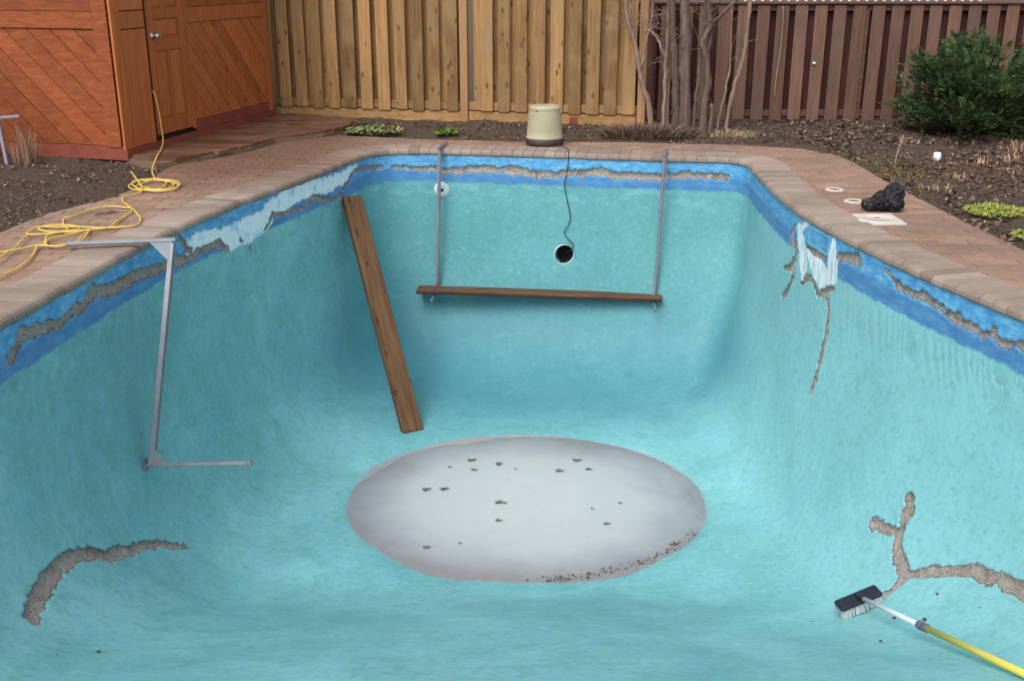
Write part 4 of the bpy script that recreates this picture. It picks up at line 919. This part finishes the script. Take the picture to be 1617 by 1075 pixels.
# skimmer mouth in the right wall
a=Vector((2.172,7.60,-.15)); b=Vector((2.213,7.27,-.15)); u=(b-a).normalized(); nrm=Vector((-abs(u.y),-u.x,0)).normalized() if True else None
nrm=Vector((u.y,-u.x,0)); nrm=-nrm if nrm.x>0 else nrm
o=a+nrm*.004; Ls=(b-a).length
m=MB()
for p in (rc(-.015,Ls+.015,.070,.084),rc(-.015,Ls+.015,-.055,-.04),rc(-.015,-.002,-.04,.07),rc(Ls+.002,Ls+.015,-.04,.07)): m.prismM(p,o,u,SZ,nrm,-.04,.005)
m.build('skimmer_frame',M['fitblue'],pool)
m=MB(); m.prismM(rc(0,Ls,-.038,.068),o,u,SZ,nrm,-.03,-.004); m.build('skimmer_flap',M['fitblue2'],pool)

# ------------------------------------------------ objects on the deck
M['cream']=m_plain('aged_cream_plastic',srgb(170,162,134),.42,var=.12,scale=3)
M['dkplastic']=m_plain('dark_brown_plastic',srgb(58,48,46),.6)
cv=empty('pump_cover',(.33,10.93,0),'cream plastic tapered cover on a dark base, on the deck below the tan fence','cover')
m=MB(); m.lathe((.33,10.93,.0),[(.001,.006),(.185,.006),(.19,.02),(.188,.055),(.176,.062),(.001,.062)],40,sy=.9); m.build('base',M['dkplastic'],cv)
m=MB(); pr=[(.180,.063),(.186,.070),(.186,.082),(.180,.088),(.176,.16),(.168,.26),(.161,.34),(.159,.352),(.162,.357),(.159,.378),(.148,.390),(.12,.396),(.05,.398),(.001,.398)]
m.lathe((.33,10.93,0),pr,48,sy=.9); m.build('cover',M['cream'],cv)
for dx in (-.075,.03):
    m=MB(); m.box((.33+dx,10.93-.134+abs(dx)*.12,.348),(.035,.012,.007),None,.002); m.build('slot',M['dkplastic'],cv)
# black cable from the cover into the light niche
M['cable']=m_plain('black_rubber_cable',(.02,.025,.03,1),.5)
cp=[(.42,10.80,.012),(.50,10.76,.012),(.545,10.62,.012),(.552,10.50,.016),(.548,10.385,.018),(.546,10.355,-.01),(.545,10.345,-.06),(.536,10.35,-.167),(.512,10.352,-.304),(.546,10.34,-.477),(.572,10.33,-.601),(.56,10.325,-.683),(.518,10.325,-.76),(.543,10.315,-.818),(.60,10.295,-.875),(.598,10.285,-.92),(.575,10.31,-.95),(.54,10.37,-.98)]
m=MB(); m.tube(cr(cp,6),.0045,6); tag(m.build('light_cable',M['cable']),'thin black cable dangling from the far coping into the round dark light niche','cable')
# valve and skimmer lids
M['lid']=m_plain('white_lid_plastic',srgb(204,194,184),.5,var=.05)
M['lidgrey']=m_plain('grime_in_lid',srgb(120,110,104),.7)
lx,ly=2.61,7.50
sl=empty('skimmer_lid',(lx,ly,.004),'square white skimmer lid set in the right deck in front of the black bag','lid')
m=MB(); m.prism([(2.45,7.66),(2.76,7.68),(2.765,7.34),(2.465,7.32)],-.01,.008); m.build('plate',M['lid'],sl)
m=MB(); m.lathe((lx,ly,.0082),[(.131,0),(.131,.004),(.120,.006),(.118,.003),(.001,.0045)],40); m.build('round_lid',M['lid'],sl)
m=MB(); m.lathe((lx,ly+.01,.0128),[(.022,0),(.020,.0012),(.001,.0012)],16,sy=.7); m.build('finger_hole',M['lidgrey'],sl)
for (x,y,rr,l) in ((2.61,8.58,.075,'small round white valve lid on the right deck, farther from the black bag'),(2.63,8.13,.075,'small round white valve lid on the right deck, touching the left of the black bag')):
    v=empty('valve_lid',(x,y,.003),l,'lid','round valve lids in the right deck')
    m=MB(); m.lathe((x,y,.003),[(rr,-.006),(rr,.003),(rr-.006,.006),(rr-.028,.006),(rr-.030,.002)],32); m.build('rim',M['lid'],v)
    m=MB(); m.lathe((x,y,.003),[(rr-.030,.0025),(rr-.05,.0035),(.012,.0035),(.001,.0035)],24); m.build('cap',M['lidgrey'] if rr>.1 else M['paver'],v)
    m=MB(); m.lathe((x,y,.0068),[(.010,0),(.009,.0012),(.001,.0012)],12); m.build('finger_hole',M['dkplastic'],v)
# black bag: crumpled sheet plastic
def m_bag():
    t=NT('black_bin_bag_plastic'); v=t.co(); n=t.noise(v,16,6,.7,1.2); t.col(srgb(14,14,20)).rough(.26,.5); t.b.inputs['Coat Weight'].default_value=.25; t.b.inputs['Coat Roughness'].default_value=.08
    vo=t.N('ShaderNodeTexVoronoi',feature='DISTANCE_TO_EDGE',i_Scale=26.); t.L(t.co((1,1.6,.6),(.5,.3,.8)),vo.inputs['Vector'])
    t.bump(t.math('ADD',n,t.math('MINIMUM',vo.outputs['Distance'],.25)),.02); return t.m
bm=bmesh.new(); lob=[((2.72,7.80,.075),(.105,.095,.085)),((2.80,7.82,.13),(.085,.08,.085)),((2.63,7.80,.055),(.075,.07,.06)),((2.79,7.78,.06),(.085,.08,.07))]
bmesh.ops.create_icosphere(bm,subdivisions=6,radius=1)
D_=np.array([v.co[:] for v in bm.verts]); D_/=np.linalg.norm(D_,axis=1,keepdims=True); cen=np.array([2.715,7.80,.06])
best=np.zeros(len(D_))
for c,r in lob:                                       # radial extent of the union of lobes seen from the middle
    c=np.array(c)-cen; r=np.array(r); o_=-c/r; d_=D_/r; A_=(d_**2).sum(1);B_=(d_*o_).sum(1);C_=(o_**2).sum()-1; disc=B_**2-A_*C_
    t_=np.where(disc>0,(-B_+np.sqrt(np.maximum(disc,0)))/A_,0); best=np.maximum(best,t_)
Pb=D_*best[:,None]
pa=np.arctan2(D_[:,1],D_[:,0])+fbm(Pb,9,2,2)*1.2; Q=np.c_[np.cos(pa)*3.2,np.sin(pa)*3.2,Pb[:,2]*11]; ridge=np.minimum(np.abs(fbm(Q+3,1.,1,3))*2.4,.9); ridge2=np.minimum(np.abs(fbm(Q*[1.8,1.8,1.]+7+fbm(Pb,18,1,4)[:,None]*.5,1.3,1,5))*2.4,.9)
Pb=Pb*(.84+.24*ridge+.26*ridge2)[:,None]*.86+cen; Pb[:,2]=np.maximum(Pb[:,2],.004+.003*fbm(Pb,30,1))
for v,p in zip(bm.verts,Pb): v.co=(p-np.array([2.72,7.8,0]))*.88
me=bpy.data.meshes.new('bin_bag'); bm.to_mesh(me); bm.free(); me.materials.append(m_bag()); o=link('bin_bag',me); o.location=(2.74,7.8,0.003); tag(o,'crumpled black plastic bag on the right deck','bag')
for p in me.polygons: p.use_smooth=True
# white cap and stake in the bed
sz=lambda x,y: float(soil_z(np.array([[x,y]]))[0])
m=MB(); z0=sz(3.95,9.95); m.lathe((3.95,9.95,z0),[(.036,-.03),(.034,.05),(.030,.06),(.001,.06)],20); tag(m.build('pipe_cap',M['white']),'small white pipe cap standing in the right bed','cap')
m=MB(); m.tube([(3.34,9.35,-.05),(3.36,9.36,.14),(3.405,9.38,.32)],[.006,.009,.008],6); tag(m.build('garden_stake',M['bark_pale']),'thin leaning stake at the deck corner in the right bed','stake')
m=MB(); m.lathe((3.44,12.55,.67),[(.016,0),(.014,.02),(.001,.022)],12,(0,-1,0)); tag(m.build('hook',M['white']),'small white knob fixed on the brown fence','hook')
# extension cord
M['cord']=m_plain('yellow_vinyl_cord',srgb(214,184,96),.45,var=.08)
random.seed(3)
def cordz(L,hz=.014):
    out=[]
    for i,(x,y,z) in enumerate(L):
        zz=hz+abs(math.sin(i*1.7))*.008
        if (x,y)!=0 and inside(np.array([[x,y]]),PATIO)[0]: zz+=.062
        out.append((x,y,zz))
    return out
wallp=[(-3.44,10.405,.60),(-3.41,10.405,.57),(-3.398,10.40,.52),(-3.385,10.405,.40),(-3.375,10.40,.25),(-3.36,10.36,.12)]
m=MB()
m.tube(cr(wallp+cordz([tuple(p) for p in CORD[1:]]),4),.0068,6)
m.tube(cr(cordz(CORD_B,.024),5),.0068,6); m.tube(cr(cordz(CORD_C,.024),5),.0068,6); m.tube(cr(cordz(CORD_D,.03),5),.0068,6)
tag(m.build('extension_cord',M['cord']),'long yellow extension cord from the shed door, lying in loops on the left deck','cord')
m=MB(); m.bar((-3.02,7.62,.012),(-2.90,7.72,.014),.012,.008); m.bar((-2.96,7.66,.014),(-2.94,7.75,.012),.01,.006); tag(m.build('twig',M['bark']),'short dark twig on the left deck inside a loop of the cord','twig')

# ------------------------------------------------ aluminium brackets
M['alu']=m_plain('weathered_aluminium',(.27,.28,.31,1),.45,.5,.12,10)
M['alu_pad']=m_plain('dull_grey_bracket_foot',srgb(120,124,130),.6,.3)
def bracket(label,A,B,C,D,s=.042,feet=True):
    """A outer end of the top arm, B top corner, C bottom corner, D end of the bottom arm"""
    A,B,C,D=map(Vector,(A,B,C,D)); r=empty('pool_bracket',tuple(B),label,'bracket','aluminium hanging brackets in the pool')
    up=(B-C).normalized(); out=(A-B).normalized(); inn=(D-C).normalized()
    m=MB(); m.bar(A,B+(B-A).normalized()*.02,s*.95,s*.62,up,.003); m.build('top_arm',M['alu'],r)
    m=MB(); m.bar(B-up*.02,C,s*.8,s*.8,inn,.003); 
    side=up.cross(inn).normalized(); m.bar(B-up*.02+side*s*.62,C+side*s*.62,s*.25,s*1.0,inn,.002); m.build('upright',M['alu'],r)
    m=MB(); m.bar(C-inn*.03,D,s*.62,s*.62,up,.003); m.build('bottom_arm',M['alu'],r)
    m=MB(); m.bar(D-inn*.0,D+inn*.03,s*.85,s*.85,up,.004); m.build('end_cap',M['alu_pad'],r)
    m=MB(); m.bar(C-inn*.03-up*.035,C-inn*.045+up*.04,s*1.2,.014,inn,.002); m.build('foot',M['alu_pad'],r)
    for P_,e1,e2,k in ((B,out,-up,.15),(C,inn,up,.12)):
        m=MB(); n_=e1.cross(e2).normalized(); q=[P_+e1*.0+e2*.01,P_+e1*k,P_+e2*k]
        o2=-n_*.002+ (n_*(s*.33)); 
        vs=[p+o2 for p in q]+[p+o2+n_*.004 for p in q]; m.add(vs,[(0,1,2),(5,4,3),(0,1,4,3),(1,2,5,4),(2,0,3,5)]); m.build('gusset',M['alu'],r)
    return r
bracket('aluminium bracket hooked over the left coping with its lower arm pointing into the empty pool',(-2.83,6.62,.045),(-2.20,6.76,.035),(-2.33,6.26,-1.33),(-1.71,6.27,-1.32))
bracket('left one of the two aluminium brackets that carry the board on the far wall',(-.66,10.86,.036),(-.715,10.52,.036),(-.760,10.42,-1.385),(-.79,10.10,-1.395),.032)
bracket('right one of the two aluminium brackets that carry the board on the far wall',(1.50,10.40,.036),(1.435,10.09,.036),(1.395,10.06,-1.385),(1.37,9.78,-1.395),.032)
# scaffold board on the brackets: two planks one on top of the other
M['plank']=m_wood('old_brown_plank',srgb(128,98,70),srgb(86,60,42),'X',.7,knots=True,var=.2,knotc=srgb(50,34,24))
M['plankz']=m_wood('old_brown_leaning_plank',srgb(122,88,56),srgb(80,56,36),'Z',.55,knots=True,var=.1,knotc=srgb(44,28,18))
M['plank_red']=m_wood('red_brown_lower_plank',srgb(88,54,48),srgb(56,34,32),'X',.7,knots=False,var=.1)
for z,mt,l in ((-1.335,'plank','tan brown board lying across the two brackets, the upper of the pair'),(-1.3565,'plank_red','dark red brown board directly under the tan board on the brackets')):
    m=MB(); a,b=Vector((-.945,10.30,0)),Vector((1.465,10.02,0)); m.box((0,0,0),((b-a).length,.18,.020),Matrix.Rotation(math.atan2(b.y-a.y,b.x-a.x),3,'Z'),.004)
    c=(a+b)/2+Vector((0,0,z)); m.v=[tuple(Vector(v)+c) for v in m.v]; tag(m.build('scaffold_board',M[mt],None,c),l,'board')
# leaning plank
bot=Vector((-.87,8.58,-2.135)); top=Vector((-1.50,9.88,-.325)); ax=(top-bot).normalized(); wd=Vector((1,.72,0)); wd=(wd-ax*wd.dot(ax)).normalized(); nn=ax.cross(wd).normalized()
Mt=Matrix((wd,nn,ax)).transposed()
m=MB(); Lp=(top-bot).length; m.box((0,0,0),(.195,.062,Lp),None,.006); o=m.build('leaning_plank',M['plankz'],None,(0,0,0)); o.location=(top+bot)/2; o.rotation_euler=Mt.to_euler()
tag(o,'thick brown plank leaning from the deep end floor against the left far corner','plank')

# ------------------------------------------------ broom
br=empty('pool_brush',(1.98,5.33,-1.78),'pool brush with black head, white bristles and yellow telescopic pole','brush')
M['bristle']=m_plain('white_bristles',srgb(206,214,216),.7,var=.15,scale=60,bump=.01)
M['navy']=m_plain('black_blue_brush_back',srgb(34,38,50),.35)
M['polewhite']=m_plain('white_pole',srgb(206,212,214),.35,var=.05); M['poleyellow']=m_plain('yellow_pole',srgb(222,206,92),.4,var=.06); M['greyclamp']=m_plain('grey_clamp',srgb(96,94,112),.4)
hd=Vector((2.0,5.30,0)); hu=Vector((1,.28,0)).normalized()
zf=lambda x,y: float(zsurf(np.array([x]),np.array([y]))[0])
hA=hd-hu*.125; hB=hd+hu*.125; hA.z=zf(hA.x,hA.y); hB.z=zf(hB.x,hB.y); hx=(hB-hA).normalized(); hc=(hA+hB)/2
e=.05; fy=(Vector((hc.x,hc.y+e,zf(hc.x,hc.y+e)))-Vector((hc.x,hc.y-e,zf(hc.x,hc.y-e)))).normalized(); hn=hx.cross(fy).normalized(); hn=-hn if hn.z<0 else hn
hy=hn.cross(hx); tl=Matrix.Rotation(R(28),3,hx); hn2=tl@hn; hy2=tl@hy
Mh=Matrix((hx,hy2,hn2)).transposed()
m=MB(); m.box((0,0,0),(.27,.09,.034),None,.012); m.v=[tuple(hc+hn*.022+Mh@(Vector(v)+Vector((0,0,.055)))) for v in m.v]; m.build('brush_back',M['navy'],br)
m=MB(); rs=random.Random(4)
for i in range(26):
    for j in range(6):
        a=Vector(((i/25-.5)*.24,(j/5-.5)*.07,.042)); b=a+Vector((rs.gauss(0,.004)+(i/25-.5)*.012,(j/5-.5)*.02+rs.gauss(0,.002)-.004,-.050))
        m.tube([hc+hn*.022+Mh@a,hc+hn*.022+Mh@b],[.0055,.0065],5,smooth=False)
m.build('bristles',M['bristle'],br)
hp=hc+hn*.022+Mh@Vector((.0,-.01,.075)); pe=Vector((2.24,3.62,-1.07)); pd=(pe-hp).normalized()
m=MB(); m.tube([hp-pd*.03,hp+pd*.06],[.018,.014],12); m.build('socket',M['navy'],br)
m=MB(); m.tube([hp+pd*.04,hp+pd*.66],.0135,14); m.build('inner_pole',M['polewhite'],br)
m=MB(); m.lathe(hp+pd*.65,[(.012,0),(.022,.004),(.024,.03),(.019,.036),(.019,.05),(.023,.056),(.022,.085),(.016,.09)],20,pd); m.build('clamp',M['greyclamp'],br)
m=MB(); m.tube([hp+pd*.735,pe],.0175,16); m.build('outer_pole',M['poleyellow'],br)


# ------------------------------------------------ chair at the left edge (mostly out of frame)
M['chairgrey']=m_plain('grey_purple_chair_frame',srgb(150,142,156),.4,.2)
ch=empty('patio_chair',(-4.95,9.75,0),'grey metal patio chair, only its arm and front leg in view at the left edge','chair')
m=MB(); m.bar((-5.15,9.50,.40),(-4.45,9.80,.43),.055,.028,(0,0,1),.006); m.build('armrest',M['chairgrey'],ch)
for a,b in (((-4.56,9.66,-.02),(-4.60,9.70,.40)),((-5.2,9.5,-.02),(-5.2,9.56,.46)),((-4.95,10.15,-.02),(-4.95,10.15,.46)),((-5.4,10.0,-.02),(-5.4,10.0,.8))):
    m=MB(); m.bar(a,b,.04,.03,(1,0,0),.004); m.build('leg',M['chairgrey'],ch)
m=MB(); m.box((-5.15,9.85,.26),(.5,.5,.03),None,.01); m.build('seat',M['chairgrey'],ch)
m=MB(); m.box((-5.42,9.85,.58),(.03,.5,.5),None,.01); m.build('backrest',M['chairgrey'],ch)
# orange rope end, bottom left
M['orange']=m_plain('orange_rope',srgb(214,120,50),.6)
m=MB(); m.tube(cr([(-2.62,3.55,-.80),(-2.45,3.66,-1.02),(-2.25,3.80,-1.145),(-2.215,3.83,-1.150)],5),.012,8); tag(m.build('orange_rope',M['orange']),'orange rope end at the bottom left corner of the photo','rope')
# leaves and twigs in the puddle
LEAFTXT=['topmost on the left, near the far rim','lower left one of the top left cluster','directly below the topmost left leaf','right one of the top left cluster','elongated one in the upper right cluster','topmost of the upper right cluster','right end of the upper right cluster','tiny speck at the left of the middle left pair','right and larger one of the middle left pair','darkest and largest, near the middle','curled stalk just below the middle leaf','long one in the lower right','small one right of the middle','leftmost of the two near the lower left rim','right one of the two near the lower left rim','faint speck between the middle and the right rim','faint speck between the two upper clusters']
LEAF=[[-0.34,8.12],[-0.51,7.99],[-0.31,7.94],[-0.11,8.05],[0.39,7.92],[0.54,8.12],[0.63,7.95],[-0.68,7.59],[-0.54,7.6],[-0.09,7.37],[-0.1,7.09],[0.7,7.04],[0.83,7.36],[-0.61,6.7],[-0.37,6.75],[0.61,7.27],[0.03,7.95]]
M['wetleaf']=m_plain('wet_dark_leaf',srgb(104,104,98),.5,var=.5)
rs=random.Random(5)
for i,(x,y) in enumerate(LEAF):
    s=rs.choice([.014,.022,.030]) if i not in (9,) else .036
    if i>13: s=.012
    m=MB(); n=9; th0=rs.uniform(0,3); v=[(x,y,-2.184)]
    for k in range(n):
        a=k/n*6.283; r=s*(1+.45*math.sin(a*3+th0)+rs.uniform(-.25,.25)); v.append((x+r*math.cos(a)*1.25,y+r*math.sin(a)*rs.uniform(.5,.8),-2.184+rs.uniform(0,.006)))
    m.add(v,[(0,k+1,(k+1)%n+1) for k in range(n)])
    m.tube([(x,y,-2.182),(x+s*1.5*math.cos(th0),y+s*1.2*math.sin(th0),-2.180)],.0015,4)
    tag(m.build('dead_leaf',M['wetleaf'],recalc=False),'dead leaf on the puddle, '+LEAFTXT[i],'leaf','dead leaves on the puddle')
# crumbs of plaster and dirt: at the near right edge of the puddle, at its far side and on the slope
rs=np.random.RandomState(12); m=MB()
def crumb(x,y,z,s):
    v=np.array([(1,0,0),(-1,0,0),(0,1,0),(0,-1,0),(0,0,1),(0,0,-.3)])*s*rs.uniform(.5,1.3,(6,1))+[x,y,z]
    m.add(v.tolist(),[(0,2,4),(2,1,4),(1,3,4),(3,0,4),(2,0,5),(1,2,5),(3,1,5),(0,3,5)]); 
for k in range(230):
    a=math.radians(rs.choice([rs.normal(-62,9),rs.normal(-38,10),rs.normal(-80,5)])); q=rs.normal(.985,.022)
    x,y=CX+RA*q*math.cos(a),CY+RB*q*math.sin(a); m.tt=rs.rand(); crumb(x,y,-2.185,rs.choice([.004,.007,.012],p=[.6,.3,.1]))
for k in range(18):
    a=math.radians(rs.normal(35,4)); crumb(CX+RA*1.0*math.cos(a),CY+RB*1.0*math.sin(a),-2.185,.005)
tag(m.build('plaster_crumbs',M['litter']),'dark crumbs of debris along the near right rim of the puddle','debris',None,'stuff')
m=MB()
for x,y,z in ((-.605,8.615,-2.19),(-.569,8.778,-2.19),(-.62,8.75,-2.19),(-.733,9.017,-2.18),(-.50,8.68,-2.19)):
    for k in range(5): crumb(x+rs.normal(0,.02),y+rs.normal(0,.03),z,.007)
tag(m.build('plaster_crumbs',M['litter']),'few dark crumbs beside the foot of the leaning plank','debris',None,'stuff')
m=MB()
for x,y in ((2.405,4.747),(2.326,5.073),(2.1,5.05),(1.9,4.7),(-2.128,4.242),(-2.0,4.4),(1.7,5.2),(2.2,4.9)):
    z=float(zsurf(np.array([x]),np.array([y]))[0]); crumb(x,y,z+.004,rs.uniform(.006,.014))
tag(m.build('plaster_crumbs',M['litter']),'single dark crumbs on the shallow slope round the brush','debris',None,'stuff')
